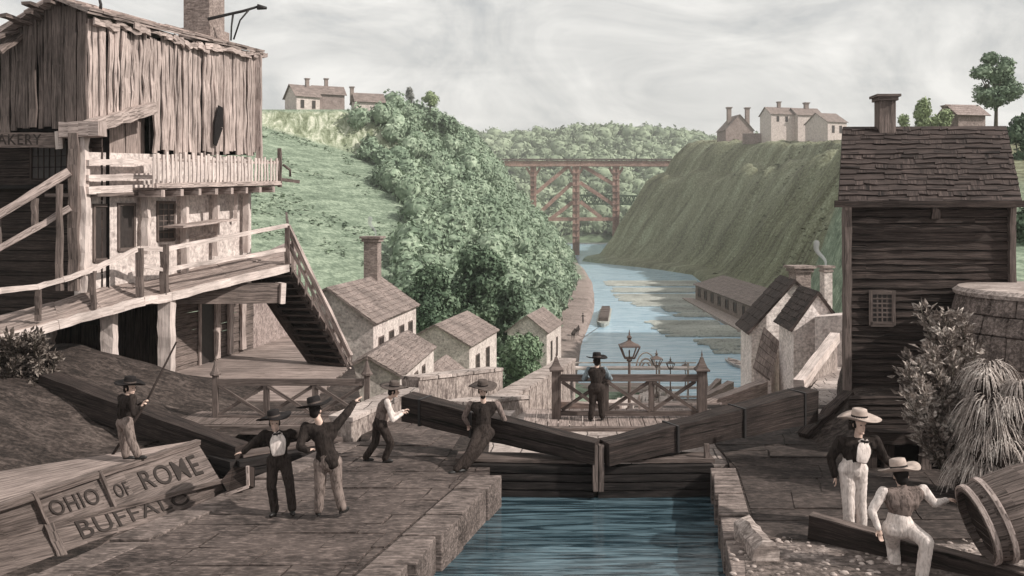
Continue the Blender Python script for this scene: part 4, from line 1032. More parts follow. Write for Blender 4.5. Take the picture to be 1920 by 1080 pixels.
# ---------------------------------------------------------------- dark timber house on the right
dz = .8; hx, hy = 8.15, 22.0; HW, HD = 3.86, 5.4; dang = math.radians(-3)
dh = house('dark_house', 'tall dark clapboard house with a sagging shingle roof on the right', 'house', (hx,hy), dang, HW, HD, dz-3, P(0,372,22).z, P(0,243,24.7).z, 'u', wall=M['black'], roof=M['shingle_dk'], oh=.22, nc=15, tile=.34, jt=.055,
     chim=[(.9,2.6,.42,P(0,186,24.6).z)], cm=M['mid_wood'], skew=(.375,.927))
u_ = V(math.cos(dang),math.sin(dang),0); v_ = V(.375,.927,0); H0 = V(hx,hy,0)
mb = MB(); hboards(mb, H0-v_*.06, H0+u_*HW-v_*.06, dz-1, P(0,372,22).z-.05, .17,.05,.035,9,.035); mb.build('clapboards', M['dark_wood'], dh)
mb = MB(); hboards(mb, H0+v_*HD-u_*.06, H0-u_*.06, dz-1, P(0,372,22).z-.05, .2,.05,.02,6,.03); mb.build('side_boards', M['dark_wood'], dh)
mb = MB(); mb.rough([H0-v_*.12-u_*.02+V(0,0,.9),H0-v_*.12-u_*.02+V(0,0,5.5)], .16,.2,.02,12); mb.build('corner_board', M['mid_wood'], dh)
mb = MB(); mb.rough([H0+u_*HW-v_*.12+V(0,0,2),H0+u_*HW-v_*.12+V(0,0,5.5)], .14,.16,.02,12); mb.build('corner_board', M['rail_wood'], dh)
mb = MB(); mb.rough([H0-u_*.3-v_*.36+V(0,0,5.42),H0+u_*(HW+.3)-v_*.36+V(0,0,5.42)], .08,.16,.02,12); mb.build('eave_board', M['dark_wood'], dh)
c = P(1653,577,21.9); win_mb((c.x,21.86,c.z), u_, .45,.66, -v_, 4,6, t=dh, frame=M['rail_wood'], fw=.09)
mb = MB(); q = P(1753,374,21.8); mb.rough([q,P(1753,410,21.8)],.2,.12,.03,3); mb.build('gutter_bracket', M['dark_wood'], dh)
# terrace bank and retaining wall below the house
TB = lambda X,Y: min(1.0, .0+max(0,min((X-6.75)*.62-(21.3-Y)*.18, (Y-18.62)*1.5, (X-(.365*Y))*3+.6 if Y>21.6 else 9)))
sheet('terrace_bank', np.linspace(6.4,30,90), np.linspace(18.6,28,50), lambda X,Y: (-3 if Y>23.4 and X<.362*Y-.1 else 0)+TB(X,Y)+.03*mnoise.noise(Vector((X*2,Y*2,0)))-.005, M['earth'])
mb = MB(); mb.rough([P(1594,742,21.7),P(1508,822,20.9)], .28,.3,.03,9); tag(mb.build('sloping_timber', M['dark_wood'], None), 'dark sloping timber buttress running from the house corner down to the quay', 'timber')
rt = thing('retaining_wall', 'dark timber retaining wall with square openings behind the standing man', 'wall', (8.8,18.5,0))
mb = MB(); mb.rough([P(1625,818,18.4),P(1990,822,18.4)], .3,.26,.02,12); mb.build('top_beam', M['dark_wood'], rt)
for px in (1632,1665,1735,1772,1810,1860,1910,1960):
    mb = MB(); mb.rough([P(px,828,18.45),P(px,890,18.45)], .2,.16,.015,3); mb.build('upright', M['mid_wood'] if px in (1735,1772) else M['dark_wood'], rt)
mb = MB(); hboards(mb, (7.3,18.62),(13,18.62), -.1,.75,.2,.04,.02,6); mb.build('backing_boards', M['black'], rt)
mb = MB(); hboards(mb, (6.95,18.72),(14,18.72), .72,1.42,.13,.05,.02,9,.025); mb.build('skirting_boards', M['dark_wood'], rt)
mb = MB(); mb.rough([P(1640,889,18.3),P(1990,893,18.3)], .2,.1,.02,12); mb.build('sill', M['dark_wood'], rt)
# curved masonry pier
pier = thing('stone_pier', 'rounded masonry pier with a pale flat top beside the leafy shrub', 'masonry', (11.4,19.6,.8))
cx, cy = 12.2, 20.1; mb = MB(); rows = [(3.40,2.10),(3.0,2.2),(2.6,2.32),(1.95,2.42),(1.3,2.5),(.7,2.58),(-.05,2.64)]
for (za,ra),(zb,rb) in zip(rows[:-1],rows[1:]):
    a = math.radians(150+random.uniform(0,8)); 
    while a < math.radians(310):
        st_ = math.radians(random.uniform(12,19)); b = a+st_-.008; ro = random.uniform(-.02,.04)
        def cp(ang,r,z): return V(cx+math.cos(ang)*r, cy+math.sin(ang)*r, z)
        m_ = (a+b)/2
        for (s,e) in ((a,m_),(m_,b)):
            mb.hexa([cp(s,rb+ro,zb+.015),cp(e,rb+ro,zb+.015),cp(e,rb-.5,zb+.015),cp(s,rb-.5,zb+.015)],[cp(s,ra+ro,za),cp(e,ra+ro,za),cp(e,ra-.5,za),cp(s,ra-.5,za)])
        a += st_
o = mb.build('blockwork', M['stone_dk'], pier); bb = o.modifiers.new('b','BEVEL'); bb.width=.025; bb.segments=1
mb = MB(); mb.lathe((cx,cy,3.38),[(2.18,0),(2.2,.08),(2.1,.16),(.02,.2)],28,None,False); mb.build('top_slab', M['quay'], pier)
mb = MB(); mb.lathe((cx,cy,.2),[(2.4,0),(1.98,3.1)],24,None,False); mb.build('core', M['black'], pier)

# ---------------------------------------------------------------- hilltop houses
def hh(label, px, py, Y, angd, Lu, Lv, wh, rh, ridge, group, dz_=0, **k):
    p = P(px,py,Y); return house('hilltop_house', label, 'house', (p.x,p.y), math.radians(angd), Lu, Lv, p.z-9-dz_, p.z+wh, p.z+wh+rh, ridge, group=group, oh=.6, nc=5, tile=1.2, **k)
gl = 'houses on the left hilltop'
kw = dict(nx=1,nz=1,fw=.12)
hh('largest white walled hilltop house with a chimney, leftmost on the left hill',556,206,264,35,7.2,9.2,4.4,3.6,'u',gl,wu=[(1.8,37.2,.9,2.2),(5.3,37.2,.9,2.2)],chim=[(4.9,4.0,1.0,45.2)],wall=M['plaster'],**kw)
hh('grey hilltop house joined behind the white one, with a tall thin chimney',592,205,272,25,8.8,6.6,5.0,2.6,'u',gl,chim=[(4.0,3.6,1.0,46.2)],wall=M['plaster_dk'],**kw)
hh('low pink roofed hilltop house nearest the ravine on the left hill',668,209,256,20,7.9,7.2,3.1,2.6,'u',gl,chim=[(-.6,3.6,1.0,41.2)],wall=M['plaster'],**kw)
gr = 'houses on the right hilltop'
hh('gabled hilltop barn between two tall chimneys on the right hill',1361,264,480,8,15.3,13,6.1,8.0,'v',gr,chim=[(3.3,4,2.0,61.5),(13.5,4,2.0,61.5)],wall=M['plaster_dk'],**kw)
hh('tall narrow hilltop house left of the pair with joined roofs',1446,250,420,12,12.8,11,9.2,3.6,'u',gr,chim=[(6.8,5.5,1.4,57.5)],wall=M['plaster'],wu=[(3.4,49.0,1.1,2.2),(7.8,49.0,1.1,2.2)],**kw)
hh('second tall hilltop house with a squat chimney, joined on its left',1496,251,420,12,12.5,11,9.0,3.6,'u',gr,chim=[(7.4,5.5,1.8,57.0)],wall=M['plaster'],**kw)
hh('gabled hilltop house with two windows nearest the dark roof on the right hill',1552,264,390,20,10,15,8.4,4.4,'u',gr,wall=M['plaster'],wu=[(2.9,41.5,1.2,3.0),(6.8,41.5,1.2,3.0)],**kw)
p = P(1420,262,430); mb = MB(); hboards(mb,(p.x-7,p.y),(p.x+5,p.y-1),p.z-2,p.z+3,1.0,.3,.05,4); tag(mb.build('ruined_wall',M['plaster_dk'],None),'broken low wall between the barn and the tall hilltop houses','wall')
hh('grey house with a rounded hipped roof and side chimney behind the dark house',1797,236,150,10,5.0,5,2.1,1.7,'u',None,dz_=12,wall=M['plaster_dk'],roof=M['plaster_dk'],chim=[(-.6,2.5,.8,P(0,196,150).z)],**kw)
# far trestle bridge
tb = thing('trestle_bridge', 'tall red-brown timber trestle bridge spanning the ravine', 'bridge', (60,550,-20)); Y = 550
mb = MB(); mb.rough([P(896,307,Y),P(1275,307,Y)], 5,3.3,.15,24); mb.build('deck', M['red_iron'], tb)
mb = MB(); mb.rough([P(905,299,Y-3),P(1275,299,Y-3)], .7,.9,.05,24)
for k in range(40): x = 905+k*9.3; mb.beam(P(x,297.5,Y-3),P(x,302,Y-3),.4,.4)
mb.build('parapet', M['rail_wood'], tb)
for px,y1,w in ((937,380,2.6),(1000,440,2.8),(1080,481,3.4),(1155,479,3.4)):
    mb = MB(); n = 14
    for sx in (-1,1): mb.rough([P(px,310,Y-1)+V(sx*w*.38,0,0),P(px,y1,Y-1)+V(sx*w*.38,0,0)], 1.6,w*.36,.08,8)
    mb.rough([P(px,310,Y),P(px,y1,Y)], 1.4,w*.6,.08,8)
    for k in range(n): z0 = lerp(312,y1-2,k/n); mb.beam(P(px,z0,Y-2)-V(w*.6,0,0),P(px,z0,Y-2)+V(w*.6,0,0),.5,.5)
    mb.build('pier', M['red_iron'], tb)
    for s_ in (-1,1):
        mb = MB(); mb.rough([P(px+s_*2,332,Y),P(px+s_*13,314,Y)],1.2,1.4,.05,3); mb.build('knee_brace', M['red_iron'], tb)
for q in ((1005,362,1070,308),(1007,403,1073,343),(1033,410,1077,377),(1153,347,1087,308),(1152,385,1087,342),(1127,408,1088,378),(1008,411,1154,411)):
    mb = MB(); mb.rough([P(q[0],q[1],Y),P(q[2],q[3],Y)],1.4,2.2,.08,6); mb.build('brace', M['red_iron'], tb)
g = thing('lattice_bridge', 'low green lattice girder bridge seen behind the red trestle', 'bridge', tuple(P(1150,375,600))); Y = 600
for y in (366,382):
    mb = MB(); mb.beam(P(1086,y,Y),P(1232,y+2,Y),1.5,1.0); mb.build('chord', M['green_iron'], g)
mb = MB()
for k in range(18):
    x = 1088+k*8; mb.beam(P(x,366,Y),P(x+8,382,Y),.6,.6); mb.beam(P(x,382,Y+.8),P(x+8,366,Y+.8),.6,.6)
mb.build('lattice', M['green_iron'], g)
# log rafts
rafts = [(1140,1305,528,537,'narrow raft of logs nearest the warehouse end, farthest up the basin'),(1150,1302,541,549,'thin log raft lying just below the farthest one'),(1162,1330,553,566,'long log raft beside the warehouse quay'),
 (1193,1352,566,575,'log raft drifting between the warehouse raft and the short one'),(1250,1362,577,586,'short log raft close to the warehouse wall'),(1270,1362,588,595,'thinnest log raft, under the short one'),
 (1226,1345,603,618,'wide log raft left of the gabled cottage'),(1248,1395,612,632,'broad log raft floating beside the gabled cottage chimney'),(1318,1400,638,652,'log raft touching the gabled cottage wall'),(1345,1400,652,664,'nearest log raft, partly behind the gabled cottage'),(1080,1085,0,0,None)]
for i,(x0,x1,y0,y1,lab) in enumerate(rafts):
    if not lab: continue
    Ya = G(0,y1,-20).y; Yb = G(0,y0,-20).y; n = max(4,int((Yb-Ya)/.85)); n = min(n,22); mb = MB(); r = (Yb-Ya)/n/2*.95
    for k in range(n):
        y = lerp(Ya,Yb,(k+.5)/n); a = (x0-960)/F*y+random.uniform(-1,2.5)+(k/n)*(-1.5); b = (x1-960)/F*y+random.uniform(-2.5,1); m_ = lerp(a,b,random.uniform(.35,.65)); rr=min(r*.82,.5)
        for (p,q) in ((a,m_-.2),(m_+.2,b)): mb.tube([V(p,y,-19.9),V(q,y,-19.9)], rr, 6, False)
    tag(mb.build('log_raft', M['log'], None), lab, 'raft', 'log rafts in the basin')
# towed boat and small boat
t = thing('canal_boat', 'long dark canal boat towed along the left bank of the basin', 'boat', tuple(G(1133,600,-20)))
a, b = G(1130,614,-20), G(1137,582,-20); mb = MB(); d = (b-a).normalized(); n_ = V(d.y,-d.x,0); q = lambda s,o,z: a.lerp(b,s)+n_*o+V(0,0,z)
vs=[];fs=[]; K=8
for k in range(K+1):
    s=k/K; w = 1.5*(1-abs(s-.5)**4*12) if abs(s-.5)>.4 else 1.5; w=max(.3,w)
    vs += [q(s,-w*.8,-.3),q(s,w*.8,-.3),q(s,w,.9),q(s,-w,.9)]
for k in range(K):
    for i in range(4): fs.append((k*4+i,k*4+(i+1)%4,k*4+4+(i+1)%4,k*4+4+i))
fs += [(3,2,1,0),tuple(K*4+i for i in range(4))]; mb.add(vs,fs); mb.build('hull', M['log'], t)
mb = MB(); mb.hexa([q(.12,1.1,.9),q(.12,-1.1,.9),q(.85,-1.1,.9),q(.85,1.1,.9)],[q(.12,1.0,1.7),q(.12,-1.0,1.7),q(.85,-1.0,1.7),q(.85,1.0,1.7)])
for k in range(7): mb.beam(q(.15+.11*k,-1.05,1.76),q(.15+.11*k,1.05,1.76),.3,.1)
mb.build('cabin_roof', M['rail_wood'], t)
t = thing('rowing_boat', 'small open boat at the basin edge beside the gabled cottage', 'boat', tuple(G(1385,685,-20)))
a, b = G(1362,676,-20), G(1402,694,-20); mb = MB(); d = (b-a).normalized(); n_ = V(d.y,-d.x,0); vs=[];fs=[]
for k in range(9):
    s=k/8; w=1.2*math.sin(math.pi*min(.97,s*.75+.08)); vs += [a.lerp(b,s)+n_*(-w*.6)+V(0,0,-.2),a.lerp(b,s)+n_*(w*.6)+V(0,0,-.2),a.lerp(b,s)+n_*w+V(0,0,.55),a.lerp(b,s)+n_*w*.85+V(0,0,.55),a.lerp(b,s)+n_*w*.5+V(0,0,.1),a.lerp(b,s)-n_*w*.5+V(0,0,.1),a.lerp(b,s)-n_*w*.85+V(0,0,.55),a.lerp(b,s)-n_*w+V(0,0,.55)]
for k in range(8):
    for i in range(8): fs.append((k*8+i,k*8+(i+1)%8,k*8+8+(i+1)%8,k*8+8+i))
fs += [tuple(range(8))[::-1], tuple(64+i for i in range(8))]; mb.add(vs,fs); mb.build('hull', M['white_wood'], t)
mb = MB()
for s in (.3,.6): mb.beam(a.lerp(b,s)-n_*.9+V(0,0,.45),a.lerp(b,s)+n_*.9+V(0,0,.45),.3,.06)
mb.build('thwart', M['rail_wood'], t)
mb = MB(); mb.tube([G(1082,628,-18),G(1095,632,-19),G(1122,614,-19.4)],.06,5); tag(mb.build('tow_rope', M['rail_wood'], None),'thin tow rope from the horses to the canal boat','rope')
# ---------------------------------------------------------------- foliage
def leafcloud(cells, leaf, n_per, flat_=.55, seed=1, shell=.55):
    """cells: (centre, radii); returns verts, faces of small leaf-clump quads spread through each cell"""
    r = np.random.default_rng(seed); V_ = []; F_ = []; o = 0
    for (c, rad) in cells:
        n = max(6, int(n_per)); d = r.normal(size=(n,3)); d /= np.linalg.norm(d,axis=1)[:,None]
        rr = shell+(1-shell)*r.random(n)**.6; bump = 1+.22*np.sin(d[:,0]*7+c[0])*np.cos(d[:,2]*6+c[1])
        p = d*(rr*bump)[:,None]*np.array(rad)+np.array(tuple(c))
        nn = d*np.array([1,1,1.0])+r.normal(size=(n,3))*flat_; nn /= np.linalg.norm(nn,axis=1)[:,None]
        t = np.cross(nn, r.normal(size=(n,3))); t /= np.linalg.norm(t,axis=1)[:,None]+1e-9; b = np.cross(nn,t)
        s = leaf*(.6+.8*r.random(n))[:,None]; l = s*.55
        q = np.stack([p-t*s, p+b*l-nn*l*.2, p+t*s, p-b*l-nn*l*.2],axis=1).reshape(-1,3)
        V_.append(q); F_.append(np.arange(n*4).reshape(n,4)+o); o += n*4
    return np.concatenate(V_), np.concatenate(F_)
def fastmesh(name, v, f, mat, parent=None, kind=None):
    off = np.array(parent['_o']) if parent is not None else np.zeros(3)
    me = bpy.data.meshes.new(name); me.vertices.add(len(v)); me.vertices.foreach_set('co', (v-off).ravel())
    me.loops.add(f.size); me.loops.foreach_set('vertex_index', f.ravel().astype(np.int32)); k = f.shape[1]
    me.polygons.add(len(f)); me.polygons.foreach_set('loop_start', np.arange(0,f.size,k,dtype=np.int32)); me.polygons.foreach_set('loop_total', np.full(len(f),k,dtype=np.int32))
    me.update(calc_edges=True); me.materials.append(mat); o = bpy.data.objects.new(name, me); COL.objects.link(o)
    if parent is not None: o.parent = parent; o['_o'] = tuple(off)
    if kind: o['kind'] = kind
    return o
def tree(name, label, base, H, cells, leaf, n, mat, seed=1, tw=.3, group=None, limbs=True, bark=None, core=True):
    B = Vector(base); t = thing(name, label, 'tree' if 'tree' in name else 'bush', base, group)
    cs = [(B+Vector(c), r) for c, r in cells]
    v, f = leafcloud(cs, leaf, n, .5, seed); cr = fastmesh('crown', v, f, mat, t)
    if core:
        mb = MB()
        for c, r in cs: mb.ell(c, [x*.62 for x in r], None, 8, 5)
        mb.build('inner_foliage', mat, cr)
    mb = MB(); top = B+Vector(cells[0][0]); mb.tube([B-V(0,0,.5),B.lerp(top,.5)+V(tw*.3,0,0),top],[tw,tw*.7,tw*.3],7)
    if limbs:
        for c, r in cs[1:]: st_ = B.lerp(top,random.uniform(.45,.75)); mb.tube([st_,st_.lerp(c,.5)+V(0,0,-.1*r[2]),c],[tw*.45,tw*.3,tw*.12],5)
    mb.build('trunk', bark or M['bark'], t)
    return t
def blobs(W_, H_, z0, n, rad, seed, D=None):
    r = random.Random(seed); D = D or W_; out = [((0,0,z0+H_*.55),(rad*1.25,)*3)]
    for _ in range(n-1):
        a = r.uniform(0,6.28); q = r.uniform(.25,1)**.6; zz = r.uniform(.08,.95); lim = math.sin(math.pi*min(.97,max(.1,zz*.8+.16)))
        out.append(((math.cos(a)*q*(W_/2-rad*.7)*lim, math.sin(a)*q*(D/2-rad*.7)*lim, z0+zz*(H_-rad*.6)),(rad*r.uniform(.75,1.15),rad*r.uniform(.75,1.15),rad*r.uniform(.65,.95))))
    return out
# forest on the left hillside: one mass
r = random.Random(11); cells = []
def inforest(X, Y, z):
    px = 960+F*X/Y; py = HZ-F*(z-EYE)/Y
    edge = itp(py, [(200,740),(218,735),(240,655),(280,655),(330,710),(380,750),(430,770),(470,760),(520,740),(600,770),(650,790),(720,900)])
    return px > edge + 25*mnoise.noise(Vector((py*.03,0,0)))
Y = 100
while Y < 440:
    X = bankL(Y)-8.5-r.uniform(0,2)
    stepx = 3.5+Y*.006
    while X > -75:
        xx, yy = X+r.uniform(-1.2,1.2), Y+r.uniform(-2,2); z = height(xx,yy)
        if inforest(xx,yy,z) and 960+F*xx/yy < 1125 and (yy>128 or xx<bankL(yy)-12):
            s = r.uniform(2.2,4.1)*(1.0 if yy<300 else 1.25)
            cells.append(((xx,yy,z+s*.75),(s,s,s*r.uniform(.85,1.15))))
        X -= stepx*r.uniform(.75,1.3)
    Y += 4.0 if Y < 260 else 6.5
print('forest cells', len(cells))
v, f = leafcloud(cells,   .55, 240, .45, 3, .78); fo = fastmesh('wooded_hillside', v, f, M['leaf'], None, 'stuff')
fo['label'] = 'dense billowing wood covering the left slope of the ravine'; fo['category'] = 'woodland'
mb = MB()
for c, q in cells: mb.ell(c, [x*.8 for x in q], None, 8, 5)
o = mb.build('wooded_hillside_inner', M['leaf'], None); o['kind'] = 'stuff'; o['label'] = 'shadowed inner foliage of the wood on the left slope'; o['category'] = 'woodland'
# far wood behind the trestle
cells = []; r = random.Random(5)
for j in range(34):
    Yj = 770+j*11
    X = -330
    while X < 520:
        xx = X+r.uniform(-5,5); yy = Yj+r.uniform(-5,5); px = 960+F*xx/yy
        if 860 < px < 1420:
            s = r.choice((4.5,6,7.5,9,12))*r.uniform(.85,1.15); cells.append(((xx,yy,farh(xx,yy)+s*.5),(s,s,s*.8)))
        X += 14
print('far cells', len(cells))
v, f = leafcloud(cells, 2.3, 75, .5, 4, .75); fo = fastmesh('far_wood', v, f, M['leaf_far'], None, 'stuff'); fo['label']='pale far-off wood on the hills behind the trestle bridge'; fo['category']='woodland'
mb = MB()
for c, q in cells: mb.ell(c, [x*.82 for x in q], None, 7, 4)
o = mb.build('far_wood_inner', M['leaf_far'], None); o['kind']='stuff'; o['label']='shadowed inner foliage of the far wood'; o['category']='woodland'
# tufts on the left field and right slope: ground cover as one mass each
def cover(name, label, n, xr, yr, cond, size, mat, seed):
    r = np.random.default_rng(seed); vs = []; k = 0
    while k < n:
        X = r.uniform(*xr); Y = r.uniform(*yr); 
        if not cond(X,Y): k += .2; continue
        z = height(X,Y); a = r.uniform(0,6.28); s = size*r.uniform(.5,1.3); dx, dy = math.cos(a)*s, math.sin(a)*s
        for q_ in range(3):
            ox, oy, oz, s2 = r.uniform(-s,s), r.uniform(-s,s), r.uniform(0,s*.7), s*r.uniform(.5,1); a = r.uniform(0,6.28); dx, dy = math.cos(a)*s2, math.sin(a)*s2; tz = r.uniform(-.4,.4)*s2
            vs += [(X+ox-dx,Y+oy-dy,z+oz+.05),(X+ox+dy*.7,Y+oy-dx*.7,z+oz+tz+.05),(X+ox+dx,Y+oy+dy,z+oz+.15),(X+ox-dy*.7,Y+oy+dx*.7,z+oz-tz+.1)]
        k += 1
    v = np.array(vs); f = np.arange(len(v)).reshape(-1,4); o = fastmesh(name, v, f, mat, None, 'stuff'); o['label'] = label; o['category'] = 'undergrowth'
M['tuft'] = foliage('tuft_green', [(.055,.085,.052),(.10,.145,.09),(.22,.28,.185)], .12)
M['tuft_br'] = foliage('tuft_brown_green', [(.05,.05,.028),(.09,.09,.052),(.19,.2,.125)], .1)
cover('field_scrub','low rough scrub over the open left hillside',5200,(-120,20),(95,243),lambda X,Y: X<bankL(Y)-9 and mnoise.noise(Vector((X*.05,Y*.07,0)))+.5*mnoise.noise(Vector((X*.2,Y*.2,3)))>.18 and height(X,Y)>-17.5,.42,M['leaf'],1)
cover('slope_scrub','low rough scrub over the bare right hillside',4200,(40,190),(150,470),lambda X,Y: X>bankR(Y)+3 and mnoise.noise(Vector((X*.02,Y*.06,5)))+.6*mnoise.noise(Vector((X*.12,Y*.12,8)))>.22 and 960+F*X/Y<1640,.5,M['tuft_br'],2)
# single trees
def terr(px, Y, lift=0): X = (px-960)/F*Y; return (X, Y, height(X,Y)+lift)
tg = None
B = terr(868,96); B=(B[0],96,P(868,640,96).z)
def clump(label, px0, px1, y0, y1, Y, n, rad, mat, leaf, nn, seed, name='leafy_tree', base=None, **k):
    a, b = P(px0,y1,Y), P(px1,y0,Y); w = b.x-a.x; h = b.z-a.z; bz = base if base is not None else a.z
    c = ((a.x+b.x)/2, Y, bz); return tree(name, label, c, 1, blobs(w,h,a.z-bz,n,rad,seed,w*.8), leaf, nn, mat, seed, **k)
gt = 'dark trees behind the cottages'
clump('tallest dark tree with a domed crown behind the cottages',826,960,452,600,92,26,1.5,M['leaf_dk'],.24,420,21,tw=.5,group=gt)
clump('dark spreading tree left of the domed one, behind the tall cottage',752,862,490,640,84,22,1.3,M['leaf_dk'],.22,400,22,tw=.5,group=gt)
clump('lower dark tree right of the domed one, above the middle cottage',915,990,515,640,100,14,1.5,M['leaf_dk'],.25,380,23,tw=.4,group=gt)
clump('dark tree filling the gap between the two taller cottages',770,850,560,680,74,12,1.2,M['leaf_dk'],.2,380,24,tw=.4,group=gt)
clump('round bright green bush between the middle and farthest cottages',928,1030,612,738,70,24,1.05,M['leaf_bush'],.15,520,25,name='round_bush',tw=.25)
ge = 'trees on the rim of the left hill'
clump('dark leaning tree at the right edge of the left hill crest',845,893,240,280,330,7,3.2,M['leaf_dk'],.6,150,26,tw=.7,group=ge,base=P(0,305,330).z)
clump('small pale grey leafless looking tree on the left hill rim',758,778,163,200,300,6,1.3,M['leaf_grey'],.35,110,27,tw=.3,group=ge,base=P(0,225,300).z,core=False)
clump('flat topped green tree beside the grey one on the rim',786,826,168,196,300,8,1.5,M['leaf_pale'],.4,130,28,tw=.35,group=ge,base=P(0,225,300).z)
for i,(a,b,y0,y1,lab) in enumerate(((722,765,214,250,'leftmost leafy tree of the rim row, just right of the hilltop houses'),(745,800,200,250,'leafy rim tree below the grey one'),(790,835,205,250,'leafy rim tree below the flat topped one'),(820,864,214,262,'rightmost leafy tree of the rim row'))):
    clump(lab,a,b,y0,y1,285,9,2.6,M['leaf'],.55,150,30+i,tw=.5,group=ge,base=P(0,262,285).z)
# right horizon trees
gq = 'trees behind the dark house'
clump('big round topped tree with two bare stems at the upper right',1808,1925,92,205,120,22,1.2,M['leaf'],.22,260,41,tw=.3,group=gq,base=P(0,262,120).z)
clump('dense tree under the big round one at the right edge',1862,1990,205,420,100,26,1.5,M['leaf_dk'],.26,380,42,tw=.4,group=gq,base=P(0,470,100).z)
clump('lower dense tree at the right edge beside the dark house wall',1890,2000,380,560,60,16,1.2,M['leaf_dk'],.2,330,47,tw=.3,group=gq,base=P(0,600,60).z)
clump('tallest pale round bush on the skyline behind the dark house chimney',1713,1748,178,238,150,9,1.1,M['leaf_pale'],.26,170,43,tw=.15,group=gq,base=P(0,245,150).z)
clump('smallest pale bush right beside the dark house chimney',1683,1707,213,240,150,4,.8,M['leaf_pale'],.22,150,44,tw=.12,group=gq,base=P(0,246,150).z)
clump('pale bush between the tall one and the grey house',1744,1763,215,238,150,4,.8,M['leaf_pale'],.22,150,45,tw=.12,group=gq,base=P(0,246,150).z)
clump('pale bush touching the grey house on the skyline',1758,1786,204,238,150,6,.9,M['leaf_pale'],.24,160,46,tw=.12,group=gq,base=P(0,246,150).z)
# hill behind the dark house carrying them
def rh(X, Y):
    return EYE+ .0915*Y*min(1,max(0,(Y-60)/60)) - 4*max(0,1-(Y-40)/40) + .5*mnoise.noise(Vector((X*.1,Y*.1,0))) - max(0,(.385*Y-X))*3
sheet('east_hillside', np.linspace(18,140,50), np.linspace(46,175,50), rh, M['terrain'])
# shrub and weeping weeds at lower right
def sprays(name, label, cat, stems, mat, seed, leaf, loc):
    r = random.Random(seed); t = thing(name, label, cat, loc); st_ = MB(); vs = []; fs = []; o = 0
    for (b, tip, n) in stems:
        b = Vector(b); tip = Vector(tip); mid = b.lerp(tip,.55)+V(r.uniform(-.1,.1),r.uniform(-.05,.1),.08); st_.tube([b,mid,tip],[.022,.014,.006],5)
        for k in range(n):
            s = r.uniform(.18,1.0); p = (b.lerp(mid,s/.55) if s<.55 else mid.lerp(tip,(s-.55)/.45))
            d = Vector((r.gauss(0,1),r.gauss(0,1),r.gauss(.35,.7))).normalized(); d = (d+(tip-b).normalized()*.6).normalized()
            L = leaf*r.uniform(.6,1.3); sd = d.cross(Vector((r.gauss(0,1),r.gauss(0,1),r.gauss(0,1)))).normalized(); nn = d.cross(sd)
            p = p+d*r.uniform(0,.12); w = L*.26
            vs += [p, p+d*L*.45+sd*w+nn*.02, p+d*L-nn*.05*L, p+d*L*.45-sd*w+nn*.02]; fs.append((o,o+1,o+2,o+3)); o += 4
    st_.build('stem', M['bark'], t); mb = MB(); mb.add(vs, fs); mb.build('foliage', mat, t); return t
r = random.Random(3); stems = []
bx_ = lambda x,y,Y: P(x,y,Y)
for (tx,ty,bx0,by0,Y) in ((1735,578,1800,760,17.8),(1768,574,1805,740,17.9),(1790,582,1815,740,17.8),(1810,600,1820,760,17.9),(1750,600,1795,770,17.6),(1780,620,1800,770,17.6),(1822,640,1815,770,17.7),(1742,640,1790,790,17.6),
    (1705,662,1775,810,17.4),(1720,670,1780,810,17.4),(1738,655,1785,800,17.4),(1700,690,1770,820,17.2),(1725,705,1780,820,17.2),(1755,690,1790,815,17.2),(1790,680,1800,815,17.3),(1700,725,1760,840,17.1),(1735,740,1780,840,17.1),(1770,735,1790,850,17.1),(1800,745,1800,860,17.2),(1715,770,1765,860,17.0),(1750,790,1780,870,17.0),(1790,800,1800,870,17.0),(1730,815,1770,880,17.0),(1815,700,1810,860,17.2)):
    for _ in range(3): stems.append((bx_(bx0+r.uniform(-8,8),by0,Y), bx_(tx+r.uniform(-12,12),ty+r.uniform(-4,20),Y+r.uniform(-.25,.25)), 62))
sprays('leafy_shrub','tall leafy shrub with pale spiky leaf tips against the dark house wall','shrub',stems,M['leaf_sepia'],4,.17,tuple(P(1790,880,17.2)))
def weeping(label, centers, seed, loc):
    r = random.Random(seed); t = thing('weeping_weeds', label, 'weeds', loc); vs=[];fs=[];o=0
    for (c, rad, n) in centers:
        c = Vector(c)
        for _ in range(n):
            a = r.uniform(math.pi*.7, math.pi*2.05); el = r.uniform(.1,1.2); rr = rad*r.uniform(.6,1.05)
            b = c+V(math.cos(a)*rr*math.cos(el)*.75, math.sin(a)*rr*math.cos(el)*.5, math.sin(el)*rr*.75)
            out = V(math.cos(a)*.9, math.sin(a)*.7, 0); L = r.uniform(.5,1.3)*rad; w = r.uniform(.008,.018); sd = out.cross(V(0,0,1)).normalized()
            prev = None; N = 5
            for k in range(N+1):
                u = k/N; p = b+out*L*u*1.0+V(0,0,L*(.55*u-1.35*u*u)); ww = w*(1-.75*u)
                vs += [p-sd*ww, p+sd*ww]
                if k: fs.append((o+2*k-2,o+2*k-1,o+2*k+1,o+2*k))
            o += 2*(N+1)
    mb = MB(); mb.add(vs,fs,True); mb.build('blades', M['leaf_weeds'], t)['kind'] = 'stuff'
    mb = MB()
    for (c, rad, n) in centers: mb.ell(Vector(c)-V(0,0,.1),(rad*.8,rad*.6,rad*.8),None,10,7)
    mb.build('root_mass', M['earth'], t); return t
rw = random.Random(8); cs_ = []
for _ in range(52):
    a_ = rw.uniform(math.pi*.55,math.pi*1.75); v_h = rw.uniform(0,1)
    cx_ = 9.0+math.cos(a_)*.66*(1-.45*v_h); cy_ = 16.5+math.sin(a_)*.5*(1-.4*v_h); cs_.append((V(cx_,cy_,.35+v_h*1.95), rw.uniform(.22,.42), 110))
weeping('mound of pale arching grassy weeds spilling over at the right edge', cs_, 5, tuple(P(1890,900,16)))
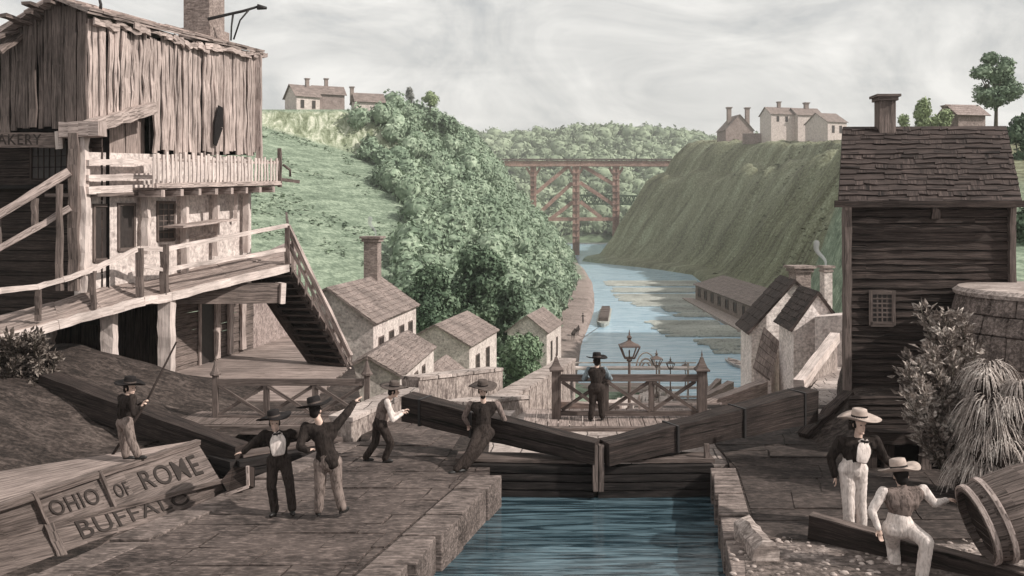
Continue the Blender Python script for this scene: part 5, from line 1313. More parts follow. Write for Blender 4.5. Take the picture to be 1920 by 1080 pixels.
stems = []
for _ in range(46):
    x_, y_ = r.uniform(-25,98), r.uniform(640,745); Y_ = 22.6+r.uniform(-.4,.9)
    for _q in range(2): stems.append((P(x_,y_+18,Y_), P(x_+r.uniform(-22,22),y_-r.uniform(4,22),Y_+r.uniform(-.3,.3)), 34))
sprays('scrub_bush','scrubby tangled undergrowth on the earth bank at the far left edge','shrub',stems,M['leaf_scrub'],6,.16,tuple(P(30,720,22)))
# ---------------------------------------------------------------- canal boat in the west lock
t = thing('lock_boat', 'canal boat lettered OHIO OF ROME and BUFFALO lying in the west lock', 'boat', (-7,15.5,0))
def ext(a, b, s): return a+(b-a)*s
T0,T1 = G(371,831,.75),G(41,939,.75); S0,S1 = G(413,901,.25),G(71,988,.25); K0,K1 = G(421,925,-.08),G(98,1049,-.08)
E = 2.3
def strip(mb, a0,a1,b0,b1, n, th):    # plank strip rows between two edges
    for k in range(n*14):
        i_ = k%14; k_ = k//14; g0, g1 = i_/14, (i_+1)/14
        u0, u1 = k_/n+.004, (k_+1)/n-.004; c0_,c1_,d0_,d1_ = a0.lerp(a1,g0),a0.lerp(a1,g1),b0.lerp(b1,g0),b0.lerp(b1,g1)
        q = [c0_.lerp(d0_,u0),c1_.lerp(d1_,u0),c1_.lerp(d1_,u1),c0_.lerp(d0_,u1)]
        nr = (q[1]-q[0]).cross(q[3]-q[0]).normalized()
        if nr.dot(V(.6,-.8,.3)) < 0: nr = -nr
        o_ = nr*((k_*37%5)*.0012)
        vs = [p+o_ for p in q]+[p-nr*th for p in q]; mb.add(vs,[(0,1,2,3),(7,6,5,4),(1,0,4,5),(2,1,5,6),(3,2,6,7),(0,3,7,4)], False, tuple((a1-a0).normalized()))
T2,S2,K2 = ext(T0,T1,E),ext(S0,S1,E),ext(K0,K1,E)
mb = MB(); strip(mb,T0,T2,S0,S2,5,.05); mb.build('cabin_side', M['side_wood'], t)
mb = MB(); strip(mb,S0,S2,K0,K2,3,.05); strip(mb,K0,K2,K0-V(0,0,1.0),K2-V(0,0,1.0),3,.05); mb.build('hull', M['mid_wood'], t)
R0, R1 = G(362,827,.78), G(0,884,.78); R2 = ext(R0,R1,2.2)
mb = MB(); n = 15
for k in range(n):
    u0,u1=k/n+.003,(k+1)/n-.003; q=[T0.lerp(R0,u0),T2.lerp(R2,u0),T2.lerp(R2,u1),T0.lerp(R0,u1)]; h=.01*random.random(); 
    mb.hexa([p+V(0,0,-.05) for p in q][::-1] if False else [p+V(0,0,-.05) for p in q],[p+V(0,0,h) for p in q])
mb.build('cabin_roof', M['deck_wood'], t)
mb = MB(); mb.rough([T0+V(0.02,-.02,.03),T2+V(0.02,-.02,.03)], .12,.1,.012,22); mb.rough([S0+V(.05,-.03,0),S2+V(.05,-.03,0)], .05,.07,.01,16)
mb.build('gunwale', M['mid_wood'], t)
for tt in (.62,.955,1.25):
    mb = MB(); a,b,c = T0.lerp(T1,tt),S0.lerp(S1,tt),K0.lerp(K1,tt); o_=V(.04,-.05,0)
    mb.rough([a+o_+V(0,0,.1),b+o_],.1 if tt>.7 else .05,.05,.01,4)
    if tt>.7: mb.rough([b+o_*1.2,c+o_*1.6-V(0,0,.05)],.14,.1,.015,4)
    mb.build('side_rib', M['mid_wood'], t)
# back wall of cabin & stem
mb = MB(); mb.add([T0,S0,K0,K0-V(0,0,1),R0-V(0,0,1.7),R0],[(0,1,2,3,4,5)]); mb.build('stern', M['mid_wood'], t)
ru = MB(); q = [G(415,901,.28),G(436,876,.45),G(466,874,.5),G(466,911,.12),G(428,925,.0)]
b_ = [p+V(.05,.25,-.1) for p in q]; ru.add(q+b_,[(0,1,2,3,4),(9,8,7,6,5)]+[(i,5+i,5+(i+1)%5,(i+1)%5) for i in range(5)]); ru.build('rudder', M['dark_wood'], t)
mb = MB(); mb.rough([G(464,874,.5),G(465,911,.12)],.05,.05,.004,3); mb.rough([G(466,912,.12),G(424,927,0)],.05,.05,.006,4); mb.build('rudder_edge', M['lit_wood'], t)
xd = (T0-T1).normalized()
def sidetext(body, px0, px1, A0,A1,B0,B1, v0, v1):
    """paint the word on the ruled surface between edges A (top) and B (bottom), from column px0 to px1"""
    def pt(u, v): return A0.lerp(A1,u).lerp(B0.lerp(B1,u),v) if 0<=u<=1 else (A0+(A1-A0)*u)*(1-v)+(B0+(B1-B0)*u)*v
    def solve(px):
        lo, hi = -.2, 1.6
        for _ in range(40):
            m = (lo+hi)/2; p = pt(m,.5); 
            if 960+F*p.x/p.y > px: lo = m
            else: hi = m
        return lo
    ua, ub = solve(px0), solve(px1)
    o = text('lettering', body, M['letter'], 1.0, Matrix.Identity(4), None, .01)
    me = o.data; xs = [w.co.x for w in me.vertices]; ys = [w.co.y for w in me.vertices]; x0,x1,y0,y1 = min(xs),max(xs),min(ys),max(ys)
    off = Vector(t['_o'])
    for w in me.vertices:
        u = lerp(ua,ub,(w.co.x-x0)/(x1-x0)); v = lerp(v1,v0,(w.co.y-y0)/(y1-y0)); p = pt(u,v)
        n_ = (pt(u,v+.1)-pt(u,v)).cross(pt(u+.1,v)-pt(u,v)).normalized()
        if n_.dot(V(.6,-.8,.3)) < 0: n_ = -n_
        w.co = p+n_*(.022 if w.co.z>0 else .004)-off
    o.parent = t
sidetext('OHIO',92,182,T0,T1,S0,S1,.28,.78)
sidetext('OF',212,238,T0,T1,S0,S1,.38,.78)
sidetext('ROME',264,372,T0,T1,S0,S1,.24,.76)
sidetext('BUFFALO',148,354,S0,S1,K0,K1,.14,.78)
# ---------------------------------------------------------------- people
def body_mesh(mb, segs, n=10):
    for (a, b, ra, rb) in segs:
        a, b = Vector(a), Vector(b); d = b-a; L = d.length
        pts = [a+d*u for u in (0,.25,.5,.75,1)]; mb.tube(pts,[lerp(ra,rb,u) for u in (0,.25,.5,.75,1)],n)
        mb.ell(a,(ra,)*3,None,n,6); mb.ell(b,(rb,)*3,None,n,6)
def remesh(o, vx, sm=6, fac=.6):
    m = o.modifiers.new('r','REMESH'); m.mode='VOXEL'; m.voxel_size=vx; m.use_smooth_shade=True
    s = o.modifiers.new('s','SMOOTH'); s.iterations=sm; s.factor=fac
def person(label, Y0, J, look, clothes, hat, H=1.75, dy=None, tails=False, brim=1.0, hands=None, group=None, hatt=(0,0), collar=False):
    """J: joint -> (px, py, extra depth). look: unit-ish facing vector"""
    s = H/1.75; j = {k: P(v[0],v[1],Y0+(v[2] if len(v)>2 else 0)) for k, v in J.items()}
    t = thing('person', label, 'person', tuple(V(j['pel'].x,Y0,min(j['fl'].z,j['fr'].z))), group)
    up = (j['neck']-j['pel']).normalized(); look = Vector(look).normalized(); 
    hu = (j['head']-j['neck']).normalized()*.4+V(0,0,.6); hu.normalize(); lk = (look-hu*look.dot(hu)).normalized(); rt_ = lk.cross(hu).normalized()
    MH = Matrix((rt_, lk, hu)).transposed(); hc = j['head']; s_b = s
    mb = MB()
    sh = (j['sl']+j['sr'])/2; hp = (j['hl']+j['hr'])/2
    # torso, neck, limbs
    body_mesh(mb, [(j['pel'],hp,.12*s,.12*s),(j['pel'],sh.lerp(j['pel'],.25),.125*s,.13*s),(j['hl'],j['hr'],.1*s,.1*s),(j['sl'].lerp(sh,.25)-up*.04*s,j['sr'].lerp(sh,.25)-up*.04*s,.085*s,.085*s),
        (sh-up*.05*s,hc-hu*.07*s,.062*s,.055*s),
        (j['sl'],j['el'],.055*s,.042*s),(j['el'],j['wl'],.042*s,.027*s),(j['sr'],j['er'],.055*s,.042*s),(j['er'],j['wr'],.042*s,.027*s),
        (j['hl'],j['kl'],.082*s,.055*s),(j['kl'],j['fl']+V(0,0,.07*s),.055*s,.036*s),(j['hr'],j['kr'],.082*s,.055*s),(j['kr'],j['fr']+V(0,0,.07*s),.055*s,.036*s)])
    # head
    s = s_b*1.17
    mb.ell(hc+MH@V(0,-.005,.02)*s,(.074*s,.094*s,.098*s),MH,14,10)
    mb.ell(hc+MH@V(0,.028,-.05)*s,(.054*s,.058*s,.066*s),MH,12,8)
    mb.ell(hc+MH@V(0,.102,-.018)*s,(.013*s,.02*s,.026*s),MH,8,6)       # nose
    mb.ell(hc+MH@V(0,.088,-.062)*s,(.024*s,.012*s,.010*s),MH,8,6)      # lips
    mb.ell(hc+MH@V(0,.078,-.098)*s,(.022*s,.018*s,.017*s),MH,8,6)      # chin
    for e in (-1,1):
        mb.ell(hc+MH@V(e*.075,-.005,-.012)*s,(.010*s,.019*s,.03*s),MH,8,6)
        mb.ell(hc+MH@V(e*.031,.078,.022)*s,(.022*s,.012*s,.008*s),MH,8,6)   # brow
    s = s_b
    # hands
    for side in ('l','r'):
        e, w = j['e'+side], j['w'+side]; d = (w-e).normalized(); spec = (hands or {}).get(side, (None, .7))
        out = spec[0]; curl = spec[1]
        hd = Vector(out).normalized() if out else d
        sd = hd.cross(V(0,0,1)); sd = sd.normalized() if sd.length > .2 else V(1,0,0)
        nrm = sd.cross(hd).normalized(); inward = -nrm
        pc = w+hd*.045*s; Mh = Matrix((sd, hd, nrm)).transposed()
        mb.ell(pc,(.038*s,.052*s,.018*s),Mh,10,8)
        for i,(o_,L) in enumerate(((-.028,.062),(-.010,.072),(.009,.068),(.027,.054))):
            b = pc+sd*o_*s+hd*.042*s; c1 = b+(hd*math.cos(curl*.5)+inward*math.sin(curl*.5))*L*.5*s; c2 = c1+(hd*math.cos(curl*1.3)+inward*math.sin(curl*1.3))*L*.32*s; c3 = c2+(hd*math.cos(curl*2)+inward*math.sin(curl*2))*L*.25*s
            mb.tube([b,c1,c2,c3],[.0095*s,.009*s,.0085*s,.007*s],7)
        th_ = -sd if side=='l' else sd; b = pc-hd*.02*s+th_*.03*s; mb.tube([b,b+(th_*.7+hd*.7+inward*.3)*.035*s,b+(th_*.55+hd*1.1+inward*.7)*.055*s],[.012*s,.011*s,.008*s],7)
    o = mb.build('body', M['skin'], t); remesh(o,.0105*s,3,.5)
    # eyes
    s = s_b*1.17
    mb = MB()
    for e in (-1,1): mb.ell(hc+MH@V(e*.03,.084,.004)*s,(.012*s,.007*s,.006*s),MH,8,6)
    mb.build('eyes', M['hair'], t)
    # hair
    mb = MB(); mb.ell(hc+MH@V(0,-.025,.03)*s,(.083*s,.088*s,.09*s),MH,12,8)
    mb.ell(hc+MH@V(0,-.055,-.035)*s,(.072*s,.05*s,.065*s),MH,10,8)
    for e in (-1,1): mb.ell(hc+MH@V(e*.068,.012,-.01)*s,(.018*s,.028*s,.05*s),MH,8,6)
    if clothes.get('beard'): mb.ell(hc+MH@V(0,.055,-.095)*s,(.05*s,.045*s,.045*s),MH,10,8)
    remesh(mb.build('hair', M['hair'], t), .013*s, 2)
    # hat
    mb = MB(); R_ = .225*s*brim; tilt = Matrix.Rotation(math.radians(hatt[0]),3,'X') @ Matrix.Rotation(math.radians(hatt[1]),3,'Y'); MHt = MH @ tilt
    n=24; prof=[(.082,.03),(.12,.022),(.17,.028),(.225,.05),(.228,.056),(.17,.04),(.1,.042),(.094,.06),(.09,.12),(.084,.150),(.06,.158),(.03,.150),(.004,.146)]
    vs=[];fs=[]
    for (r0,z0) in prof:
        for i in range(n):
            a_=2*math.pi*i/n; rr = r0*s*(brim if r0>.1 else 1); wob = (.022*math.sin(2*a_)+.012*math.sin(3*a_+1+s*9))*max(0,(r0-.1)/.12)*s
            vs.append(hc+MHt@V(rr*math.cos(a_),rr*math.sin(a_)*1.05,z0*s+.035*s+wob))
    for k in range(len(prof)-1):
        for i in range(n): fs.append((k*n+i,k*n+(i+1)%n,(k+1)*n+(i+1)%n,(k+1)*n+i))
    fs.append(tuple((len(prof)-1)*n+i for i in range(n))); mb.add(vs,fs,True); ho = mb.build('hat', M[hat], t)
    mb = MB(); mb.lathe(hc,[(.0965*s,.082*s),(.094*s,.112*s)],20,MHt,True,1.05,False); mb.build('hat_band', M['felt'] if hat!='felt' else M['felt_br'], ho)
    # trousers
    s = s_b
    tm = M[clothes['trousers']]; mb = MB()
    body_mesh(mb, [(j['pel']+up*.06*s,hp,.15*s,.15*s),(j['hl'],j['hr'],.125*s,.125*s),(j['hl'],j['kl'],.115*s,.09*s),(j['kl'],j['fl']+V(0,0,.1*s),.088*s,.08*s),(j['hr'],j['kr'],.115*s,.09*s),(j['kr'],j['fr']+V(0,0,.1*s),.088*s,.08*s)])
    o = mb.build('trousers', tm, t); remesh(o,.02*s,4)
    tx = bpy.data.textures.get('folds') or bpy.data.textures.new('folds','CLOUDS'); tx.noise_scale=.06
    def folds(o, k): m = o.modifiers.new('d','DISPLACE'); m.texture=tx; m.strength=k*s; m.texture_coords='OBJECT' if False else 'LOCAL'
    folds(o,.014)
    # upper garments
    def torso(mb, g, low):
        body_mesh(mb, [(j['pel']+up*low*s,sh.lerp(j['pel'],.3),(.135+g)*s,(.15+g)*s),(j['sl'].lerp(sh,.3)-up*.05*s,j['sr'].lerp(sh,.3)-up*.05*s,(.09+g)*s,(.09+g)*s),(j['sl'].lerp(sh,.6)-up*.14*s,j['sr'].lerp(sh,.6)-up*.14*s,(.11+g)*s,(.11+g)*s),(sh-up*.03*s,sh+up*.03*s,.07*s,.06*s)])
    def arms(mb, g):
        for a_ in ('l','r'): body_mesh(mb, [(j['s'+a_],j['e'+a_],(.072+g)*s,(.056+g)*s),(j['e'+a_],j['w'+a_].lerp(j['e'+a_],.08),(.056+g)*s,(.042+g)*s)])
    mb = MB(); torso(mb,0,.08); arms(mb,0); o = mb.build('shirt', M[clothes['shirt']], t); remesh(o,.017*s,3); folds(o,.02)
    if clothes.get('coat') or clothes.get('vest'):
        mb = MB(); g = .012; torso(mb,g,.12 if clothes.get('vest') else .05)
        if clothes.get('coat'): arms(mb,.012)
        if tails: body_mesh(mb,[(j['pel']-rt_*.05*s,j['pel']-rt_*.07*s-up*.07*s,.15*s,.135*s),(j['pel']+rt_*.05*s,j['pel']+rt_*.07*s-up*.07*s,.15*s,.135*s)])
        nm = 'coat' if clothes.get('coat') else 'waistcoat'
        o = mb.build(nm, M[clothes.get('coat') or clothes.get('vest')], t); remesh(o,.017*s,3); folds(o,.02)
        if clothes.get('open'):   # open front: shirt panel between the lapels
            mb = MB(); fw = look-up*look.dot(up); fw.normalize(); sd = fw.cross(up).normalized(); wd = clothes['open']
            top_ = sh+up*.02*s+fw*.135*s; mid_ = sh.lerp(j['pel'],.45)+fw*.2*s; low_ = j['pel']+up*.07*s+fw*.2*s
            vs=[];fs=[]
            for k,(c_,w_2) in enumerate(((top_,.6*wd),(sh.lerp(j['pel'],.2)+fw*.185*s,wd),(mid_,wd*.9),(low_,wd*.75))):
                for u in (-1,-.5,0,.5,1): vs.append(c_+sd*u*w_2*s+fw*(.02*(1-u*u))*s)
            for k in range(3):
                for i in range(4): fs.append((k*5+i,k*5+i+1,k*5+6+i,k*5+5+i))
            mb.add(vs,fs,True); o2 = mb.build('shirt_front', M[clothes['shirt']], t); sm_=o2.modifiers.new('s','SOLIDIFY'); sm_.thickness=.012; ss=o2.modifiers.new('u','SUBSURF'); ss.levels=1; ss.render_levels=1
            mb = MB(); k_ = sh+up*.03*s+fw*.15*s
            for e in (-1,1): mb.ell(k_+sd*e*.035*s,(.04*s,.016*s,.018*s),Matrix((sd,fw,up)).transposed(),8,6)
            mb.ell(k_,(.014*s,.018*s,.016*s),None,8,6); mb.tube([k_,k_-up*.13*s+sd*.02*s+fw*.02*s],[.013*s,.006*s],6); mb.build('neckerchief', M['felt'], t)
            mb = MB()
            for e in (-1,1): mb.beam(k_+sd*e*.02*s+up*.025*s,k_+sd*e*.075*s-up*.03*s-fw*.02*s,.01*s,.045*s,tuple(up))
            mb.build('collar', M['shirt'], t)
    # shoes
    for a_ in ('l','r'):
        f_ = j['f'+a_]; fd = J.get('d'+a_); fd = Vector(fd).normalized() if fd else V(look.x,look.y,0).normalized(); Mf = Matrix((V(fd.y,-fd.x,0),fd,V(0,0,1))).transposed()
        mb = MB(); mb.ell(f_+V(0,0,.05*s),(.045*s,.06*s,.055*s),Mf,10,7); mb.ell(f_+fd*.08*s+V(0,0,.035*s),(.048*s,.11*s,.04*s),Mf,10,7); mb.lathe(f_+fd*.05*s,[(.05*s,.0),(.05*s,.02*s)],12,Matrix((V(fd.y,-fd.x,0)*.9,fd*2.4,V(0,0,1))).transposed())
        remesh(mb.build('shoe', M['shoe'], t),.012*s,2)
    return t, j, s
# 1 boatman with hooked pole
_, jb, _ = person('man in dark jacket standing on the boat roof holding a long hooked pole', 16.25, dict(head=(243,727,0),neck=(241,738),pel=(234,790),sl=(228,746,.18),sr=(248,746,-.2),el=(240,775,.2),er=(252,776,-.28),wl=(268,757,.0),wr=(264,763,-.25),
    hl=(229,793,.1),hr=(238,793,-.1),kl=(232,826,.1),kr=(247,828,-.12),fl=(236,862,.12),fr=(258,861,-.1),dl=(1,.1,0),dr=(1,.1,0)), (1,-.25,-.05), dict(trousers='trous_md',shirt='shirt_md',coat='coat'), 'felt', 1.62, brim=1.05, hands={'l':((.5,-.1,.6),1.25),'r':((.5,0,.6),1.25)})
pt = thing('boat_hook', 'long slanting pole with a curved iron hook at its foot', 'boat hook', tuple(P(200,866,16.6)))
mb = MB(); mb.tube([P(331,641,17.2),P(270,762,16.88),P(205,862,16.6)],[.018,.024,.026],8); mb.build('shaft', M['dark_wood'], pt)
mb = MB(); mb.tube([P(207,860,16.6),P(202,867,16.58),P(196,869,16.55),P(192,865,16.5),P(193,860,16.5)],[.026,.024,.02,.017,.012],8); mb.build('hook', M['iron'], pt)
# 2 man with outstretched arm
person('man facing us in an open dark jacket and white shirt with one arm flung out', 15.55, dict(head=(515,792,0),neck=(517,806,.02),pel=(524,858,.02),sl=(544,812),sr=(497,814,0),el=(575,822,.12),er=(472,832,-.05),wl=(592,808,.2),wr=(456,848,-.12),
    hl=(534,864),hr=(512,864),kl=(543,910,-.03),kr=(509,912),fl=(548,963,-.02),fr=(515,965),dl=(.35,-1,0),dr=(-.2,-1,0)), (.25,-1,-.1), dict(trousers='trous_dk',shirt='shirt',coat='coat',open=.15), 'felt', 1.72, brim=1.15, hatt=(6,5), hands={'r':((-1,-.1,-.15),.35),'l':((.5,.4,.2),.5)})
# 3 pointing man from behind
person('man seen from behind in a dark coat pointing with one raised arm', 15.3, dict(head=(592,769,0),neck=(594,784),pel=(614,858),sl=(573,800,.02),sr=(632,797,.05),el=(562,838,-.12),er=(652,772,.18),wl=(578,845,-.26),wr=(664,754,.32),
    hl=(601,868),hr=(628,866),kl=(600,915),kr=(632,914,.05),fl=(597,966,.02),fr=(641,962,.08),dl=(-.3,.9,0),dr=(.5,.9,0)), (.25,1,.1), dict(trousers='trous_md',shirt='shirt_md',coat='coat'), 'felt', 1.84, tails=True, brim=1.12, hatt=(-4,-12), hands={'r':((.75,.3,.55),.15),'l':((.4,.6,.1),.9)})
# 4 man reaching for the beam
person('man in waistcoat and pale sleeves stepping towards the end of the balance beam', 18.9, dict(head=(738,733,0),neck=(731,746),pel=(712,792),sl=(722,752,.2),sr=(726,753,-.18),el=(738,780,.3),er=(736,788,-.2),wl=(757,770,.35),wr=(755,775,.1),
    hl=(708,797,.12),hr=(716,798,-.1),kl=(704,830,.1),kr=(733,832,-.08),fl=(686,865,.12),fr=(722,867,-.05),dl=(1,.1,0),dr=(1,0,0)), (1,.1,-.05), dict(trousers='trous_dk',shirt='shirt',vest='vest'), 'felt_br', 1.66, brim=1.15, hatt=(5,0), hands={'l':((.8,.2,.3),1.2),'r':((.8,.2,.3),1.2)})
# 5 leaning man
person('bearded man leaning back with his weight against the west balance beam', 18.15, dict(head=(905,732,.68),neck=(905,744,.72),pel=(907,806,.55),sl=(932,757,.72),sr=(882,758,.7),el=(946,787,.85),er=(870,782,.8),wl=(934,800,1.0),wr=(878,797,.9),
    hl=(917,812,.52),hr=(898,812,.5),kl=(893,850,.2),kr=(880,850,.15),fl=(872,884,.1),fr=(856,888,0),dl=(-.75,-.65,0),dr=(-.85,-.5,0)), (.12,-1,-.15), dict(trousers='trous_dk',shirt='shirt_md',vest='coat',beard=1), 'felt_br', 1.78, brim=1.12, hands={'l':((0,.6,-.6),.8),'r':((0,.6,-.6),.8)})
# 6 man on the footbridge
person('man in dark waistcoat seen from behind, leaning on the footbridge fence', 22.45, dict(head=(1119,677,.12),neck=(1119,686,.1),pel=(1118,726,.0),sl=(1104,692,.1),sr=(1134,692,.1),el=(1094,711,.2),er=(1145,710,.2),wl=(1104,706,.33),wr=(1136,706,.33),
    hl=(1111,728),hr=(1126,728),kl=(1111,756,.03),kr=(1127,756,.03),fl=(1108,789,.0),fr=(1129,787,.05),dl=(-.2,1,0),dr=(.2,1,0)), (0,1,-.3), dict(trousers='trous_dk',shirt='shirt_bl',vest='coat'), 'felt', 1.72, brim=1.02, hands={'l':((.7,.5,0),1.0),'r':((-.7,.5,0),1.0)})
# 7 standing man at right
person('young man in straw hat, neckerchief and white trousers standing on the right quay', 15.0, dict(head=(1611,795,0),neck=(1610,812),pel=(1598,870),sl=(1641,826,.02),sr=(1577,826),el=(1657,858,.05),er=(1558,858,.08),wl=(1683,878,.0),wr=(1565,893,.02),
    hl=(1612,880),hr=(1587,880),kl=(1613,935),kr=(1590,935,-.03),fl=(1616,996),fr=(1592,1000,-.05),dl=(.3,-1,0),dr=(-.25,-1,0)), (.22,-1,-.06), dict(trousers='trous_lt',shirt='shirt',coat='coat',open=.125), 'straw', 2.02, brim=1.12, hands={'l':((.8,-.1,-.4),.6),'r':((.2,-.1,-1),.6)})
# 8 seated man
person('man in brown waistcoat and straw hat sitting astride the long timber with his back turned', 13.25, dict(head=(1689,892,.12),neck=(1692,908,.08),pel=(1685,978),sl=(1656,922,.0),sr=(1731,918,.05),el=(1634,958,-.05),er=(1752,944,.0),wl=(1648,993,-.12),wr=(1776,938,.15),
    hl=(1672,990),hr=(1700,988),kl=(1674,1022,.32),kr=(1738,1016,-.35),fl=(1680,1096,.15),fr=(1727,1104,-.28),dl=(-.2,1,0),dr=(.9,-.3,0)), (.15,1,-.1), dict(trousers='trous_lt',shirt='shirt',vest='vest'), 'straw', 1.98, brim=1.0, hatt=(-3,-8), hands={'l':((.2,0,-1),.5),'r':((.9,.3,.1),.9)})
# ---------------------------------------------------------------- objects on the right quay
tm = thing('timber_baulk', 'long squared timber lying aslant with a man seated on it', 'timber', (5.8,13,.3))
mb = MB(); mb.rough([P(1521,985,14.5),P(1962,1108,12.5)], .26,.36,.02,16); mb.build('beam', M['beam_wood'], tm)
mb = MB(); a = P(1521,985,14.5)+V(0,0,.185); b = P(1962,1108,12.5)+V(0,0,.185); mb.rough([a,b],.22,.02,.008,20); mb.build('paler_top', M['mid_wood'], tm)  # strip of lighter brown wood along the top face
# stone block
mb = MB(); a, b = G(1399,985,.2), G(1432,1022,.2); 
def stoneblk(mb,a,b,w,h):
    d=(b-a).normalized(); n_=V(d.y,-d.x,0); vs=[];fs=[]; K=6
    for k in range(K+1):
        p=a.lerp(b,k/K); j=lambda: random.uniform(-.03,.03)
        for (o_,z) in ((-w*.55,0),(w*.55,0),(w*.5,h*.6),(w*.1,h),(-w*.35,h*.95),(-w*.55,h*.5)): vs.append(p+n_*(o_+j())+d*j()+V(0,0,z+j()-a.z))
    for k in range(K):
        for i in range(6): fs.append((k*6+i,k*6+(i+1)%6,k*6+6+(i+1)%6,k*6+6+i))
    fs += [tuple(range(6))[::-1],tuple(K*6+i for i in range(6))]; mb.add(vs,fs)
stoneblk(mb,V(a.x,a.y+.15,0),V(b.x,b.y-.15,0),.34,.3); tag(mb.build('stone_block', M['quay'], None),'rough pale dressed stone block on the right edge of the lock','stone block')
# barrel lying on its side, mouth towards the left
bt = thing('barrel', 'big wooden barrel lying on its side with its open mouth to the left', 'barrel', tuple(P(1860,1020,13.2)))
c0, c1 = P(1828,985,13.05), P(1995,935,12.95); ax = (c1-c0).normalized(); L = (c1-c0).length+.25; rx = ax.cross(V(0,0,1)).normalized(); rz = rx.cross(ax).normalized()
R0_ = .53; prof = [(0,R0_),(.12,R0_*1.07),(.3,R0_*1.13),(.5,R0_*1.16),(.7,R0_*1.13),(.88,R0_*1.07),(1,R0_)]
mb = MB(); NS = 22
for k in range(NS):
    a0,a1 = 2*math.pi*(k+.03)/NS, 2*math.pi*(k+.97)/NS; vs=[];fs=[]; off_=random.uniform(-.006,.01)
    for (u,rr) in prof:
        for (an,r_) in ((a0,rr+off_),(a1,rr+off_),(a1,rr-.045),(a0,rr-.045)): vs.append(c0+ax*(u*L)+(rx*math.cos(an)+rz*math.sin(an))*r_)
    for q in range(len(prof)-1):
        for i in range(4): fs.append((q*4+i,q*4+(i+1)%4,q*4+4+(i+1)%4,q*4+4+i))
    fs += [(0,1,2,3)[::-1],tuple((len(prof)-1)*4+i for i in range(4))]; mb.add(vs,fs)
mb.build('staves', M['mid_wood'], bt)
for u,rr in ((.03,R0_*1.04),(.17,R0_*1.12),(.72,R0_*1.16),(.9,R0_*1.1)):
    mb = MB(); vs=[];fs=[]; n=40; w=.075
    for i in range(n):
        an=2*math.pi*i/n; d=rx*math.cos(an)+rz*math.sin(an)
        vs += [c0+ax*(u*L-w/2)+d*rr*.97,c0+ax*(u*L-w/2)+d*(rr+.02),c0+ax*(u*L+w/2)+d*(rr+.02),c0+ax*(u*L+w/2)+d*rr*.97]
    for i in range(n):
        for q in range(4): fs.append((i*4+q,((i+1)%n)*4+q,((i+1)%n)*4+(q+1)%4,i*4+(q+1)%4))
    mb.add(vs,fs); mb.build('hoop', M['lit_wood'] if u<.2 else M['rail_wood'], bt)
mb = MB(); q = Matrix((rx,rz,ax)).transposed(); 
for k in range(7):
    y_ = (k-3)*R0_*.27; hw = math.sqrt(max(.01,(R0_*.99)**2-y_*y_)); b0 = c0+ax*.13+rz*y_; mb.beam(b0-rx*hw, b0+rx*hw, R0_*.25, .03, tuple(ax))
mb.build('barrel_head', M['dark_wood'], bt)
# loose stones
r = random.Random(9)
mb = MB()
for _ in range(240):
    px, py = r.uniform(1370,1915), r.uniform(1008,1080); p = G(px,py,0); s = r.uniform(.012,.05)
    mb.ell(p+V(0,0,s*.3),(s*r.uniform(.8,1.8),s*r.uniform(.8,1.4),s*.6),Matrix.Rotation(r.uniform(0,3),3,'Z'),6,4)
o = mb.build('rubble', M['quay'], None); o['kind']='stuff'; o['label']='scattered pale chips and rubble on the right quay'; o['category']='rubble'
mb = MB(); mb.prism([(G(1372,1075).x,12.2),(14,12.2),(14,13.9),(8.5,14.1),(5.6,14.35),(G(1392,1015).x,14.3)],-.1,.012); struct(mb,'rubble_ground',M['rubble'])
# towpath figures
def small_person(label, px, py, Y, h):
    f_ = P(px,py,Y); t = thing('person', label, 'person', tuple(f_)); mb = MB(); s = h/1.75
    body_mesh(mb,[(f_+V(-.1,0,0),f_+V(-.05,0,.85)*s,.06,.09),(f_+V(.12,0,0),f_+V(.05,0,.85)*s,.06,.09),(f_+V(0,0,.8)*s,f_+V(0,0,1.4)*s,.14,.16),(f_+V(-.16,0,1.35)*s,f_+V(-.42,0,1.05)*s,.06,.04),(f_+V(.16,0,1.35)*s,f_+V(.42,0,1.1)*s,.06,.04),(f_+V(0,0,1.4)*s,f_+V(0,0,1.55)*s,.05,.05)],8)
    mb.ell(f_+V(0,0,1.63)*s,(.09,.1,.12),None,8,6); remesh(mb.build('body', M['trous_dk'], t),.035,2)
    mb = MB(); mb.lathe(f_+V(0,0,1.7)*s,[(.22,0),(.1,.03),(.1,.14),(.02,.15)],10); mb.build('hat', M['felt'], t)
small_person('tiny figure walking far along the towpath beside the wood',1093,606,193,2.1)
